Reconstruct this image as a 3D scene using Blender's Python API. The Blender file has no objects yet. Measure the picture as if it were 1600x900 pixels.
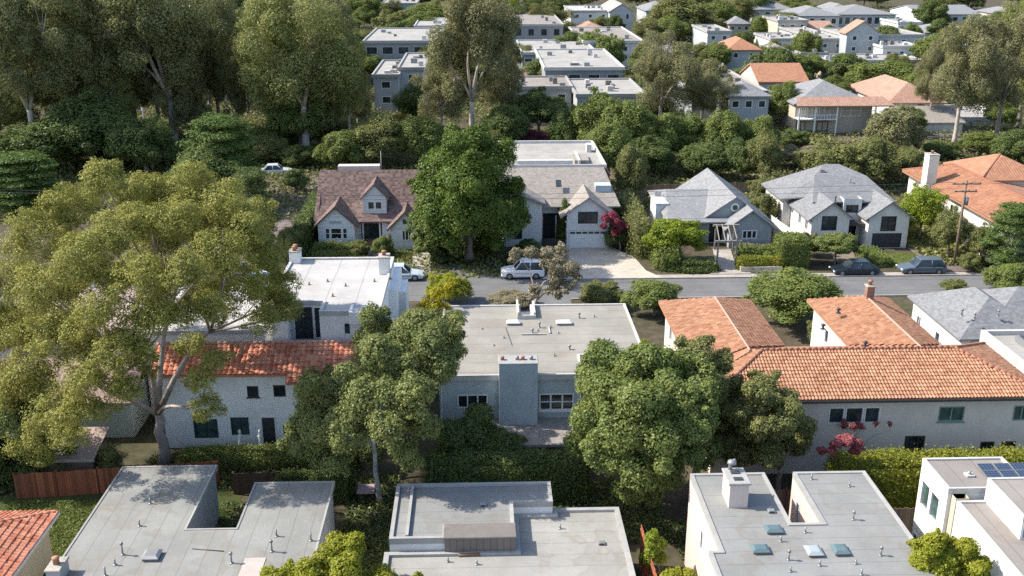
import bpy, math, random
import numpy as np
from mathutils import Vector, Matrix

# ------------------------------------------------------------------ camera, sky, sun
scene = bpy.context.scene
PITCH, YAW, F, H = math.radians(19.2), math.radians(1.88), 1582.0, 33.0
cam_data = bpy.data.cameras.new("camera"); cam = bpy.data.objects.new("camera", cam_data)
scene.collection.objects.link(cam)
cam_data.sensor_width = 36.0; cam_data.lens = F / 1600 * 36
cam_data.clip_start = 0.5; cam_data.clip_end = 6000
cam.location = (0, 0, H); cam.rotation_euler = (math.pi / 2 - PITCH, 0, -YAW)
scene.camera = cam
SUN_EL, SUN_AZ = math.radians(43), math.radians(-80)      # azimuth clockwise from +Y
world = bpy.data.worlds.new("World"); scene.world = world; world.use_nodes = True
nt = world.node_tree; bg = nt.nodes["Background"]
sky = nt.nodes.new("ShaderNodeTexSky"); sky.sky_type = 'NISHITA'; sky.sun_disc = False
sky.sun_elevation = SUN_EL; sky.sun_rotation = SUN_AZ % (2 * math.pi)
sky.air_density = 1.0; sky.dust_density = 1.5; sky.ozone_density = 1.0
nt.links.new(sky.outputs[0], bg.inputs[0]); bg.inputs[1].default_value = 0.15
sd = bpy.data.lights.new("sun", 'SUN'); sd.energy = 4.1; sd.angle = math.radians(0.55); sd.color = (1, .935, .83)
sun = bpy.data.objects.new("sun", sd); scene.collection.objects.link(sun)
sv = Vector((math.sin(SUN_AZ) * math.cos(SUN_EL), math.cos(SUN_AZ) * math.cos(SUN_EL), math.sin(SUN_EL)))
sun.rotation_euler = sv.to_track_quat('Z', 'Y').to_euler(); sun.location = (-60, 40, 90)
scene.view_settings.view_transform = 'Standard'; scene.view_settings.look = 'None'
scene.view_settings.gamma = 1; scene.view_settings.exposure = 0.95
scene.cycles.max_bounces = 5; scene.cycles.diffuse_bounces = 3; scene.cycles.glossy_bounces = 2
scene.cycles.transmission_bounces = 3; scene.cycles.use_denoising = False
scene.cycles.volume_bounces = 0
COL = scene.collection

# ------------------------------------------------------------------ surveying helpers
def ray(px, py):
    x, v = (px - 800) / F, (450 - py) / F
    fy = math.cos(PITCH) + v * math.sin(PITCH); fz = -math.sin(PITCH) + v * math.cos(PITCH)
    return x * math.cos(YAW) + fy * math.sin(YAW), -x * math.sin(YAW) + fy * math.cos(YAW), fz
def W(px, py, z=0.0):
    a, b, c = ray(px, py); t = (z - H) / c
    return a * t, b * t
def Z(px, py, Y):
    a, b, c = ray(px, py); t = Y / b
    return a * t, H + c * t
def SC(Y, z=0.0):
    return F / (Y * math.cos(PITCH) + (H - z) * math.sin(PITCH))

# ------------------------------------------------------------------ materials
MATS = {}
def nodes(m):
    m.use_nodes = True; t = m.node_tree; t.nodes.clear()
    o = t.nodes.new("ShaderNodeOutputMaterial"); b = t.nodes.new("ShaderNodeBsdfPrincipled")
    t.links.new(b.outputs[0], o.inputs[0]); return t, b, o
def noise(t, co, scale, detail=3, rough=.6):
    n = t.nodes.new("ShaderNodeTexNoise"); n.inputs["Scale"].default_value = scale
    n.inputs["Detail"].default_value = detail; n.inputs["Roughness"].default_value = rough
    t.links.new(co, n.inputs["Vector"]); return n.outputs["Fac"]
def rng_map(t, f, a, b, c=0., d=1.):
    n = t.nodes.new("ShaderNodeMapRange"); t.links.new(f, n.inputs[0])
    for i, v in zip((1, 2, 3, 4), (a, b, c, d)): n.inputs[i].default_value = v
    return n.outputs[0]
def mixc(t, f, a, b, mode='MIX'):
    n = t.nodes.new("ShaderNodeMix"); n.data_type = 'RGBA'; n.blend_type = mode
    for i, v in ((0, f), (6, a), (7, b)):
        if isinstance(v, (int, float)): n.inputs[i].default_value = v
        elif isinstance(v, tuple): n.inputs[i].default_value = (*v, 1)
        else: t.links.new(v, n.inputs[i])
    return n.outputs[2]
def math_n(t, op, a, b=None, c=None):
    n = t.nodes.new("ShaderNodeMath"); n.operation = op
    for i, v in enumerate((a, b, c)):
        if v is None: continue
        if isinstance(v, (int, float)): n.inputs[i].default_value = v
        else: t.links.new(v, n.inputs[i])
    return n.outputs[0]
def bump(t, b, h, s, d=.02):
    n = t.nodes.new("ShaderNodeBump"); n.inputs["Strength"].default_value = s; n.inputs["Distance"].default_value = d
    t.links.new(h, n.inputs["Height"]); t.links.new(n.outputs[0], b.inputs["Normal"])
def pos(t):
    return t.nodes.new("ShaderNodeNewGeometry").outputs["Position"]
def scaled(t, co, v):
    n = t.nodes.new("ShaderNodeMapping"); n.inputs["Scale"].default_value = v
    t.links.new(co, n.inputs["Vector"]); return n.outputs[0]
def dark(c, k): return tuple(x * k for x in c)

def plain(name, col, rough=.8, metal=0., var=.12, spec=.4):
    if name in MATS: return MATS[name]
    m = bpy.data.materials.new(name); t, b, o = nodes(m); p = pos(t)
    f = noise(t, p, 1.7, 4)
    c = mixc(t, rng_map(t, f, .3, .7), dark(col, 1 - var), dark(col, 1 + var))
    t.links.new(c, b.inputs["Base Color"]); b.inputs["Roughness"].default_value = rough
    b.inputs["Metallic"].default_value = metal; b.inputs["Specular IOR Level"].default_value = spec
    MATS[name] = m; return m
def stucco(name, col, stain=.25):
    if name in MATS: return MATS[name]
    m = bpy.data.materials.new(name); t, b, o = nodes(m); p = pos(t)
    c = mixc(t, rng_map(t, noise(t, p, .6, 5, .65), .3, .7), dark(col, .88), dark(col, 1.06))
    st = noise(t, scaled(t, p, (1.6, 1.6, .35)), 1.2, 6, .75)
    c = mixc(t, rng_map(t, st, .5, .78, 0, stain), c, dark(col, .45))
    c = mixc(t, rng_map(t, noise(t, p, 14, 2), .35, .7, 0, .14), c, dark(col, .6))
    t.links.new(c, b.inputs["Base Color"]); b.inputs["Roughness"].default_value = .9
    b.inputs["Specular IOR Level"].default_value = .2
    bump(t, b, noise(t, p, 22, 3), .5, .015)
    MATS[name] = m; return m
def membrane(name, col, seam='x', pitch=1.0, stain=(.2, .15, .1), st=.45):
    if name in MATS: return MATS[name]
    m = bpy.data.materials.new(name); t, b, o = nodes(m); p = pos(t)
    s = t.nodes.new("ShaderNodeSeparateXYZ"); t.links.new(p, s.inputs[0])
    a = s.outputs[0 if seam == 'x' else 1]; a = math_n(t, 'ADD', a, math_n(t, 'MULTIPLY', noise(t, p, .8, 2), .12))
    q = math_n(t, 'DIVIDE', a, pitch)
    fr = math_n(t, 'FRACT', q)
    strip = t.nodes.new("ShaderNodeTexWhiteNoise"); strip.noise_dimensions = '1D'
    t.links.new(math_n(t, 'FLOOR', q), strip.inputs["W"])
    c = mixc(t, rng_map(t, noise(t, p, .35, 6, .65), .3, .7), dark(col, .8), dark(col, 1.14))
    c = mixc(t, rng_map(t, strip.outputs[0], 0, 1, 0, .16), c, dark(col, .72))
    line = math_n(t, 'LESS_THAN', fr, .045)
    c = mixc(t, math_n(t, 'MULTIPLY', line, .5), c, dark(col, .45))
    c = mixc(t, rng_map(t, noise(t, scaled(t, p, (1, .6, 1)), .45, 7, .72), .56, .74, 0, st), c, stain)
    pd = noise(t, p, .42, 3, .5); rim_ = math_n(t, 'SUBTRACT', rng_map(t, pd, .575, .6), rng_map(t, pd, .6, .66))
    c = mixc(t, math_n(t, 'MULTIPLY', rim_, .3), c, dark(stain, .9)); c = mixc(t, rng_map(t, pd, .6, .7, 0, .35), c, dark(col, .72))
    vo = t.nodes.new("ShaderNodeTexVoronoi"); vo.distance = 'CHEBYCHEV'; vo.inputs["Scale"].default_value = .38; t.links.new(p, vo.inputs["Vector"])
    c = mixc(t, math_n(t, 'MULTIPLY', math_n(t, 'LESS_THAN', vo.outputs["Distance"], .15), .14), c, dark(col, 1.35))
    c = mixc(t, rng_map(t, noise(t, p, 2.6, 6, .8), .6, .72, 0, .5), c, dark(stain, .9))
    c = mixc(t, rng_map(t, noise(t, p, 9, 4, .7), .4, .75, 0, .3), c, dark(col, .62))
    t.links.new(c, b.inputs["Base Color"]); b.inputs["Roughness"].default_value = .85
    b.inputs["Specular IOR Level"].default_value = .25
    bump(t, b, math_n(t, 'ADD', noise(t, p, 11, 4), line), .35, .02)
    MATS[name] = m; return m
def uvn(t): 
    n = t.nodes.new("ShaderNodeUVMap"); n.uv_map = "UVMap"; return n.outputs[0]
def tilemat(name, a, bcol, tw=.3, th=.38, bmp=.6, moss=.25):
    """clay tiles or shingles: each tile its own tint, from slope coordinates in metres"""
    if name in MATS: return MATS[name]
    m = bpy.data.materials.new(name); t, b, o = nodes(m); u = uvn(t); p = pos(t)
    s = t.nodes.new("ShaderNodeSeparateXYZ"); t.links.new(u, s.inputs[0])
    cu, cv = math_n(t, 'DIVIDE', s.outputs[0], tw), math_n(t, 'DIVIDE', s.outputs[1], th)
    k = t.nodes.new("ShaderNodeCombineXYZ"); t.links.new(math_n(t, 'FLOOR', cu), k.inputs[0]); t.links.new(math_n(t, 'FLOOR', cv), k.inputs[1])
    w = t.nodes.new("ShaderNodeTexWhiteNoise"); t.links.new(k.outputs[0], w.inputs["Vector"])
    c = mixc(t, w.outputs["Value"], a, bcol)
    c = mixc(t, rng_map(t, noise(t, p, .5, 5, .7), .45, .75, 0, moss), c, dark(a, .45))
    c = mixc(t, rng_map(t, noise(t, p, 5, 4, .7), .5, .8, 0, .4), c, dark(bcol, 1.3))
    t.links.new(c, b.inputs["Base Color"]); b.inputs["Roughness"].default_value = .85
    b.inputs["Specular IOR Level"].default_value = .25
    hh = math_n(t, 'ADD', math_n(t, 'MULTIPLY', math_n(t, 'ABSOLUTE', math_n(t, 'SINE', math_n(t, 'MULTIPLY', cu, math.pi))), 1.0),
                math_n(t, 'MULTIPLY', math_n(t, 'FRACT', cv), .6))
    bump(t, b, hh, bmp, .07)
    MATS[name] = m; return m
def shingle(name, col, var=.25, rows=.16):
    if name in MATS: return MATS[name]
    m = bpy.data.materials.new(name); t, b, o = nodes(m); u = uvn(t); p = pos(t)
    s = t.nodes.new("ShaderNodeSeparateXYZ"); t.links.new(u, s.inputs[0])
    cv = math_n(t, 'DIVIDE', s.outputs[1], rows); cu = math_n(t, 'DIVIDE', s.outputs[0], .3)
    k = t.nodes.new("ShaderNodeCombineXYZ"); t.links.new(math_n(t, 'FLOOR', cu), k.inputs[0]); t.links.new(math_n(t, 'FLOOR', cv), k.inputs[1])
    w = t.nodes.new("ShaderNodeTexWhiteNoise"); t.links.new(k.outputs[0], w.inputs["Vector"])
    c = mixc(t, w.outputs["Value"], dark(col, 1 - var), dark(col, 1 + var))
    c = mixc(t, rng_map(t, noise(t, p, .7, 6, .7), .4, .75, 0, .5), c, dark(col, .6))
    c = mixc(t, rng_map(t, noise(t, p, 7, 3, .7), .45, .75, 0, .4), c, dark(col, 1.5))
    t.links.new(c, b.inputs["Base Color"]); b.inputs["Roughness"].default_value = .92
    b.inputs["Specular IOR Level"].default_value = .15
    bump(t, b, math_n(t, 'ADD', math_n(t, 'FRACT', cv), noise(t, p, 12, 2)), .4, .03)
    MATS[name] = m; return m
def boards(name, col, axis=2, pitch=.16, k=.45, var=.2, rough=.8):
    """boards or siding: lines across one world axis (3 = across x+y)"""
    if name in MATS: return MATS[name]
    m = bpy.data.materials.new(name); t, b, o = nodes(m); p = pos(t)
    s = t.nodes.new("ShaderNodeSeparateXYZ"); t.links.new(p, s.inputs[0])
    a = s.outputs[axis] if axis < 3 else math_n(t, 'ADD', s.outputs[0], s.outputs[1])
    q = math_n(t, 'DIVIDE', a, pitch); fr = math_n(t, 'FRACT', q)
    w = t.nodes.new("ShaderNodeTexWhiteNoise"); w.noise_dimensions = '1D'; t.links.new(math_n(t, 'FLOOR', q), w.inputs["W"])
    c = mixc(t, w.outputs[0], dark(col, 1 - var), dark(col, 1 + var))
    c = mixc(t, rng_map(t, noise(t, p, 1.5, 5, .7), .45, .8, 0, .4), c, dark(col, .5))
    ln = math_n(t, 'LESS_THAN', fr, .1)
    c = mixc(t, math_n(t, 'MULTIPLY', ln, k), c, dark(col, .25))
    t.links.new(c, b.inputs["Base Color"]); b.inputs["Roughness"].default_value = rough
    bump(t, b, fr, .4, .02)
    MATS[name] = m; return m
def ground_mat(name, a, bb, c3, s1=.08, s2=1.5, bmp=.5):
    if name in MATS: return MATS[name]
    m = bpy.data.materials.new(name); t, b, o = nodes(m); p = pos(t)
    c = mixc(t, rng_map(t, noise(t, p, s1, 6, .7), .4, .6), a, bb)
    c = mixc(t, rng_map(t, noise(t, p, s2, 5, .75), .42, .7, 0, .8), c, c3)
    c = mixc(t, rng_map(t, noise(t, p, s2 * 8, 3, .7), .4, .7, 0, .4), c, dark(a, .5))
    t.links.new(c, b.inputs["Base Color"]); b.inputs["Roughness"].default_value = .95
    b.inputs["Specular IOR Level"].default_value = .15
    bump(t, b, noise(t, p, s2 * 5, 4), bmp, .06)
    MATS[name] = m; return m
def leafmat(name, a, bb, tr=.28, hue=None):
    if name in MATS: return MATS[name]
    m = bpy.data.materials.new(name); m.use_nodes = True; t = m.node_tree; t.nodes.clear()
    o = t.nodes.new("ShaderNodeOutputMaterial"); g = t.nodes.new("ShaderNodeNewGeometry")
    oi = t.nodes.new("ShaderNodeObjectInfo")
    c = mixc(t, rng_map(t, g.outputs["Random Per Island"], 0, 1, .12, .88), a, bb)
    c = mixc(t, rng_map(t, noise(t, g.outputs["Position"], .55, 3, .6), .35, .7, 0, .55), c, hue or dark(a, 1.35))
    c = mixc(t, rng_map(t, oi.outputs["Random"], 0, 1, 0, .22), c, dark(bb, .7))
    d = t.nodes.new("ShaderNodeBsdfDiffuse"); tl = t.nodes.new("ShaderNodeBsdfTranslucent")
    gl = t.nodes.new("ShaderNodeBsdfGlossy"); gl.inputs["Roughness"].default_value = .45; gl.inputs["Color"].default_value = (.8, .85, .8, 1)
    t.links.new(c, d.inputs[0]); t.links.new(mixc(t, .5, c, dark(bb, 1.2)), tl.inputs[0])
    m1 = t.nodes.new("ShaderNodeMixShader"); m1.inputs[0].default_value = tr
    t.links.new(d.outputs[0], m1.inputs[1]); t.links.new(tl.outputs[0], m1.inputs[2])
    m2 = t.nodes.new("ShaderNodeMixShader"); m2.inputs[0].default_value = .015
    t.links.new(m1.outputs[0], m2.inputs[1]); t.links.new(gl.outputs[0], m2.inputs[2])
    t.links.new(m2.outputs[0], o.inputs[0])
    MATS[name] = m; return m
def glassm(name="window glass", col=(.02, .028, .032), rough=.12):
    if name in MATS: return MATS[name]
    m = bpy.data.materials.new(name); t, b, o = nodes(m); p = pos(t)
    c = mixc(t, rng_map(t, noise(t, p, .9, 3), .35, .65), dark(col, .6), dark(col, 2.2))
    t.links.new(c, b.inputs["Base Color"]); b.inputs["Roughness"].default_value = rough
    b.inputs["Specular IOR Level"].default_value = .6
    MATS[name] = m; return m

WHITE = plain("white paint", (.72, .72, .70), .55, var=.06)
GREYM = plain("galvanised metal", (.27, .275, .28), .45, .4)
DARKM = plain("dark metal", (.06, .062, .065), .5, .3)
GLASS = glassm(); GLASSG = glassm("green window glass", (.035, .06, .055), .2)
CONC = ground_mat("concrete", (.36, .33, .29), (.43, .40, .35), (.27, .24, .21), .5, 1.1, .2)

# ------------------------------------------------------------------ mesh builder
ORG = {}
class MB:
    def __init__(s): s.v = []; s.f = []; s.uv = []; s.smooth = []
    def face(s, pts, uv=None, sm=False):
        i = len(s.v); s.v += [tuple(p) for p in pts]; s.f.append(tuple(range(i, i + len(pts))))
        s.uv.append(uv or [(0, 0)] * len(pts)); s.smooth.append(sm)
    def mesh(s, vs, fs, sm=False):
        i = len(s.v); s.v += [tuple(p) for p in vs]
        for f in fs: s.f.append(tuple(i + k for k in f)); s.uv.append([(0, 0)] * len(f)); s.smooth.append(sm)
    def box(s, x0, x1, y0, y1, z0, z1):
        v = [(x, y, z) for z in (z0, z1) for x, y in ((x0, y0), (x1, y0), (x1, y1), (x0, y1))]
        s.mesh(v, [(3, 2, 1, 0), (4, 5, 6, 7), (0, 1, 5, 4), (1, 2, 6, 5), (2, 3, 7, 6), (3, 0, 4, 7)]); return s
    def bev(s, x0, x1, y0, y1, z0, z1, b=.03):
        """box with a chamfered top rim"""
        v = [(x0, y0, z0), (x1, y0, z0), (x1, y1, z0), (x0, y1, z0), (x0, y0, z1 - b), (x1, y0, z1 - b), (x1, y1, z1 - b), (x0, y1, z1 - b),
             (x0 + b, y0 + b, z1), (x1 - b, y0 + b, z1), (x1 - b, y1 - b, z1), (x0 + b, y1 - b, z1)]
        f = [(3, 2, 1, 0), (8, 9, 10, 11)]
        for k in range(4): n = (k + 1) % 4; f += [(k, n, 4 + n, 4 + k), (4 + k, 4 + n, 8 + n, 8 + k)]
        s.mesh(v, f); return s
    def prism(s, poly, z0, z1):
        n = len(poly); v = [(x, y, z0) for x, y in poly] + [(x, y, z1) for x, y in poly]
        s.mesh(v, [tuple(range(n - 1, -1, -1)), tuple(range(n, 2 * n))] + [(i, (i + 1) % n, n + (i + 1) % n, n + i) for i in range(n)]); return s
    def slab(s, pts, th=.14):
        """a planar roof slope with thickness, uv in metres (u along the eave, v down the slope)"""
        P = [Vector(p) for p in pts]; n = Vector((0, 0, 0))
        for i in range(len(P)): n += P[i].cross(P[(i + 1) % len(P)])
        n.normalize()
        if n.z < 0: P.reverse(); n = -n
        h = Vector((0, 0, 1)).cross(n)
        h = h.normalized() if h.length > 1e-4 else Vector((1, 0, 0)); d = n.cross(h)
        uv = [(p.dot(h) + 100, p.dot(d) + 100) for p in P]
        s.face(P, uv); Q = [p - Vector((0, 0, th)) for p in P]
        s.face(Q[::-1], uv[::-1])
        for i in range(len(P)):
            j = (i + 1) % len(P); s.face((P[i], Q[i], Q[j], P[j]))
        return s
    def tube(s, pts, rad, n=8, sm=True, cap=True):
        P = [Vector(p) for p in pts]; rings = []
        for i, p in enumerate(P):
            d = (P[min(i + 1, len(P) - 1)] - P[max(i - 1, 0)]).normalized()
            a = d.orthogonal().normalized() if i == 0 else (pa - d * pa.dot(d)).normalized()
            pa = a; b = d.cross(a); r = rad[i] if hasattr(rad, '__len__') else rad
            rings.append([p + (a * math.cos(t) + b * math.sin(t)) * r for t in [2 * math.pi * k / n for k in range(n)]])
        v = [q for r in rings for q in r]; f = []
        for i in range(len(P) - 1):
            for k in range(n): f.append((i * n + k, i * n + (k + 1) % n, (i + 1) * n + (k + 1) % n, (i + 1) * n + k))
        if cap: f += [tuple(range(n - 1, -1, -1)), tuple((len(P) - 1) * n + k for k in range(n))]
        s.mesh(v, f, sm); return s
    def lathe(s, x, y, prof, n=12):
        return s.tube([(x, y, z + i * 1e-5) for i, (r, z) in enumerate(prof)], [r for r, z in prof], n)
    def out(s, name, mat, parent=None, origin=None):
        o0 = Vector(origin) if origin is not None else (ORG[parent.name] if parent is not None and parent.name in ORG else Vector((0, 0, 0)))
        me = bpy.data.meshes.new(name)
        me.from_pydata([(x - o0.x, y - o0.y, z - o0.z) for x, y, z in s.v], [], s.f)
        ul = me.uv_layers.new(name="UVMap"); ul.data.foreach_set("uv", [c for f in s.uv for q in f for c in q])
        me.polygons.foreach_set("use_smooth", s.smooth); me.materials.append(mat); me.update()
        ob = bpy.data.objects.new(name, me); COL.objects.link(ob)
        if parent is not None: ob.parent = parent
        else: ob.location = o0
        ORG[ob.name] = o0
        return ob
def tag(o, label=None, cat=None, group=None, kind=None):
    if label: o["label"] = label
    if cat: o["category"] = cat
    if group: o["group"] = group
    if kind: o["kind"] = kind
    return o
def thing(name, label, cat, loc, group=None):
    o = bpy.data.objects.new(name, None); COL.objects.link(o); o.location = loc; o.empty_display_size = .3
    ORG[o.name] = Vector(loc); return tag(o, label, cat, group)
def copy_thing(o, loc, label, group=None, rz=0, scale=None):
    c = o.copy(); COL.objects.link(c); c.location = loc; c.rotation_euler = (0, 0, rz); c["label"] = label
    if group: c["group"] = group
    if scale: c.scale = scale
    for ch in o.children:
        d = ch.copy(); COL.objects.link(d); d.parent = c
        for g in ch.children:
            e = g.copy(); COL.objects.link(e); e.parent = d
    return c

# ------------------------------------------------------------------ building helpers
class Loc:
    """wall-local frame: u along the wall (left to right seen from outside), z up, a outwards"""
    def __init__(s, p0, p1):
        s.p = p0; L = math.hypot(p1[0] - p0[0], p1[1] - p0[1]); s.L = L
        s.d = ((p1[0] - p0[0]) / L, (p1[1] - p0[1]) / L); s.n = (s.d[1], -s.d[0])
    def pt(s, u, z, a): return (s.p[0] + s.d[0] * u + s.n[0] * a, s.p[1] + s.d[1] * u + s.n[1] * a, z)
    def box(s, mb, u0, u1, z0, z1, a0, a1):
        v = [s.pt(u, z, a) for a in (a0, a1) for u, z in ((u0, z0), (u1, z0), (u1, z1), (u0, z1))]
        mb.mesh(v, [(0, 1, 2, 3), (7, 6, 5, 4), (4, 5, 1, 0), (5, 6, 2, 1), (6, 7, 3, 2), (7, 4, 0, 3)])
def window(loc, u, z, w, h, root, n=2, rows=1, frame=None, glass=None, kind='window', t=.07, sill=False, arch=False):
    frame = frame or WHITE; glass = glass or GLASS
    m = MB()
    loc.box(m, u, u + w, z + h - t, z + h, -.14, .025); loc.box(m, u, u + w, z, z + t, -.14, .025)
    loc.box(m, u, u + t, z + t, z + h - t, -.14, .025); loc.box(m, u + w - t, u + w, z + t, z + h - t, -.14, .025)
    for k in range(1, n):
        c = u + w * k / n; loc.box(m, c - t * .5, c + t * .5, z + t, z + h - t, -.13, .005)
    for k in range(1, rows):
        c = z + h * k / rows; loc.box(m, u + t, u + w - t, c - t * .3, c + t * .3, -.13, 0.0)
    if arch:
        for sgn in (0, 1):
            cx = u if sgn == 0 else u + w; r = w / 2
            pts = [(cx, z + h - t)] + [(u + r + (-1 if sgn == 0 else 1) * r * math.cos(a), z + h - t - r * .8 + r * .8 * math.sin(a)) for a in [math.pi / 2 * k / 5 for k in range(6)]]
            for i in range(1, len(pts) - 1):
                m.face([loc.pt(q[0], q[1], .003) for q in (pts[0], pts[i], pts[i + 1])])
    f = m.out(kind, frame, root)
    g = MB(); loc.box(g, u + t * .5, u + w - t * .5, z + t * .5, z + h - t * .5, -.12, -.09)
    g.out('pane', glass, f)
    if sill:
        q = MB(); loc.box(q, u - .08, u + w + .08, z - .08, z - .002, -.02, .09); q.out('sill', frame, f)
    return f
def door(loc, u, z, w, h, root, mat, name='door', panels=4, frame=None, knob=True):
    m = MB(); loc.box(m, u, u + w, z, z + h, -.12, -.07)
    for k in range(panels):
        a, b = z + h * k / panels + .05, z + h * (k + 1) / panels - .05
        loc.box(m, u + .08, u + w - .08, a, b, -.072, -.055)
    d = m.out(name, mat, root)
    f = MB(); t = .08
    loc.box(f, u - t, u, z, z + h + t, -.14, .03); loc.box(f, u + w, u + w + t, z, z + h + t, -.14, .03); loc.box(f, u, u + w, z + h, z + h + t, -.14, .03)
    f.out('door_frame', frame or WHITE, root)
    if knob:
        k = MB(); loc.box(k, u + w - .16, u + w - .08, z + 1.0, z + 1.1, -.055, .0); k.out('handle', DARKM, d)
    return d
def wall_with_holes(mb, loc, z0, z1, holes):
    us = sorted({0., loc.L} | {c for h in holes for c in (h[0], h[0] + h[2])}); zs = sorted({z0, z1} | {c for h in holes for c in (h[1], h[1] + h[3])})
    for i in range(len(us) - 1):
        for j in range(len(zs) - 1):
            cu, cz = (us[i] + us[i + 1]) / 2, (zs[j] + zs[j + 1]) / 2
            if any(h[0] < cu < h[0] + h[2] and h[1] < cz < h[1] + h[3] for h in holes): continue
            mb.face([loc.pt(us[i], zs[j], 0), loc.pt(us[i + 1], zs[j], 0), loc.pt(us[i + 1], zs[j + 1], 0), loc.pt(us[i], zs[j + 1], 0)])
def walls(root, poly, z0, z1, mat, ops=None, name='wall', gables=None, cap=False):
    """outer walls of a polygon (counter-clockwise from above); ops: {edge: [(kind, u, z, w, h, options)]}"""
    ops = ops or {}; m = MB(); todo = []
    for e in range(len(poly)):
        loc = Loc(poly[e], poly[(e + 1) % len(poly)]); hs = []
        for op in ops.get(e, []):
            k, u, z, w, h = op[:5]; kw = op[5] if len(op) > 5 else {}
            hs.append((u, z, w, h)); todo.append((loc, k, u, z, w, h, kw))
        wall_with_holes(m, loc, z0, z1, hs)
    if cap: m.face([(x, y, z1) for x, y in poly])
    for g in gables or []:
        if len(g) == 3: m.face(g)
        else: m.face(g)
    wo = m.out(name, mat, root)
    for loc, k, u, z, w, h, kw in todo:
        if k == 'win': window(loc, u, z, w, h, root, **kw)
        elif k == 'door': door(loc, u, z, w, h, root, kw.get('mat', DARKM), kw.get('name', 'door'), kw.get('panels', 4), kw.get('frame'), kw.get('knob', True))
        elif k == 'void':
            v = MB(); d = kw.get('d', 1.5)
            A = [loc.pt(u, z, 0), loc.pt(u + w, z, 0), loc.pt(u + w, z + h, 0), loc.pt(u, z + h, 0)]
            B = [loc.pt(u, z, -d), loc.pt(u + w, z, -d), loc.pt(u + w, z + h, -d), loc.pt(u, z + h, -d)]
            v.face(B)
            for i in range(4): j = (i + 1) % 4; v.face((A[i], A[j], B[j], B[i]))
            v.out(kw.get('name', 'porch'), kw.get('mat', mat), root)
    return wo
def rect(x0, x1, y0, y1): return [(x0, y0), (x1, y0), (x1, y1), (x0, y1)]
def inset(poly, d):
    n = len(poly); r = []
    for i in range(n):
        a, b, c = poly[i - 1], poly[i], poly[(i + 1) % n]
        l1, l2 = Loc(a, b), Loc(b, c)
        # inward = -n ; right-angled corners
        r.append((b[0] - (l1.n[0] + l2.n[0]) * d, b[1] - (l1.n[1] + l2.n[1]) * d))
    return r
def flat_roof(root, poly, z, mat, rim=None, ph=.12, pw=.16, name='roof', th=.2, oh=.0):
    p = inset(poly, -(oh or .015))
    m = MB(); q = inset(p, pw)
    m.face([(x, y, z) for x, y in q]); r = m.out(name, mat, root)
    c = MB(); n = len(p)
    for i in range(n):
        j = (i + 1) % n
        c.face([(*p[i], z - th), (*p[j], z - th), (*p[j], z + ph), (*p[i], z + ph)])
        c.face([(*p[i], z + ph), (*p[j], z + ph), (*q[j], z + ph - .01), (*q[i], z + ph - .01)])
        c.face([(*q[i], z + ph - .01), (*q[j], z + ph - .01), (*q[j], z - .05), (*q[i], z - .05)])
    if oh: c.face([(x, y, z - th) for x, y in p][::-1])
    c.out('parapet', rim or mat, r)
    return r
def hip(mb, x0, x1, y0, y1, ze, zr, oh=.4, th=.14, axis=None):
    w, d = x1 - x0, y1 - y0; axis = axis or ('x' if w >= d else 'y')
    s = (zr - ze) / (min(w, d) / 2)
    x0 -= oh; x1 += oh; y0 -= oh; y1 += oh; ze -= s * oh
    if axis == 'x':
        r = (y1 - y0) / 2; A, B = (x0 + r, (y0 + y1) / 2, zr), (x1 - r, (y0 + y1) / 2, zr)
        mb.slab([(x0, y0, ze), (x1, y0, ze), B, A], th); mb.slab([(x1, y1, ze), (x0, y1, ze), A, B], th)
        mb.slab([(x0, y1, ze), (x0, y0, ze), A], th); mb.slab([(x1, y0, ze), (x1, y1, ze), B], th)
    else:
        r = (x1 - x0) / 2; A, B = ((x0 + x1) / 2, y0 + r, zr), ((x0 + x1) / 2, y1 - r, zr)
        mb.slab([(x0, y0, ze), (x1, y0, ze), A], th); mb.slab([(x1, y0, ze), (x1, y1, ze), B, A], th)
        mb.slab([(x1, y1, ze), (x0, y1, ze), B], th); mb.slab([(x0, y1, ze), (x0, y0, ze), A, B], th)
def gable(mb, x0, x1, y0, y1, ze, zr, axis='x', oh=.4, th=.14, ohg=.3):
    if axis == 'x':
        s = (zr - ze) / ((y1 - y0) / 2); ym = (y0 + y1) / 2; x0 -= ohg; x1 += ohg; e = ze - s * oh
        mb.slab([(x0, y0 - oh, e), (x1, y0 - oh, e), (x1, ym, zr), (x0, ym, zr)], th)
        mb.slab([(x1, y1 + oh, e), (x0, y1 + oh, e), (x0, ym, zr), (x1, ym, zr)], th)
    else:
        s = (zr - ze) / ((x1 - x0) / 2); xm = (x0 + x1) / 2; y0 -= ohg; y1 += ohg; e = ze - s * oh
        mb.slab([(x0 - oh, y1, e), (x0 - oh, y0, e), (xm, y0, zr), (xm, y1, zr)], th)
        mb.slab([(x1 + oh, y0, e), (x1 + oh, y1, e), (xm, y1, zr), (xm, y0, zr)], th)
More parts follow.
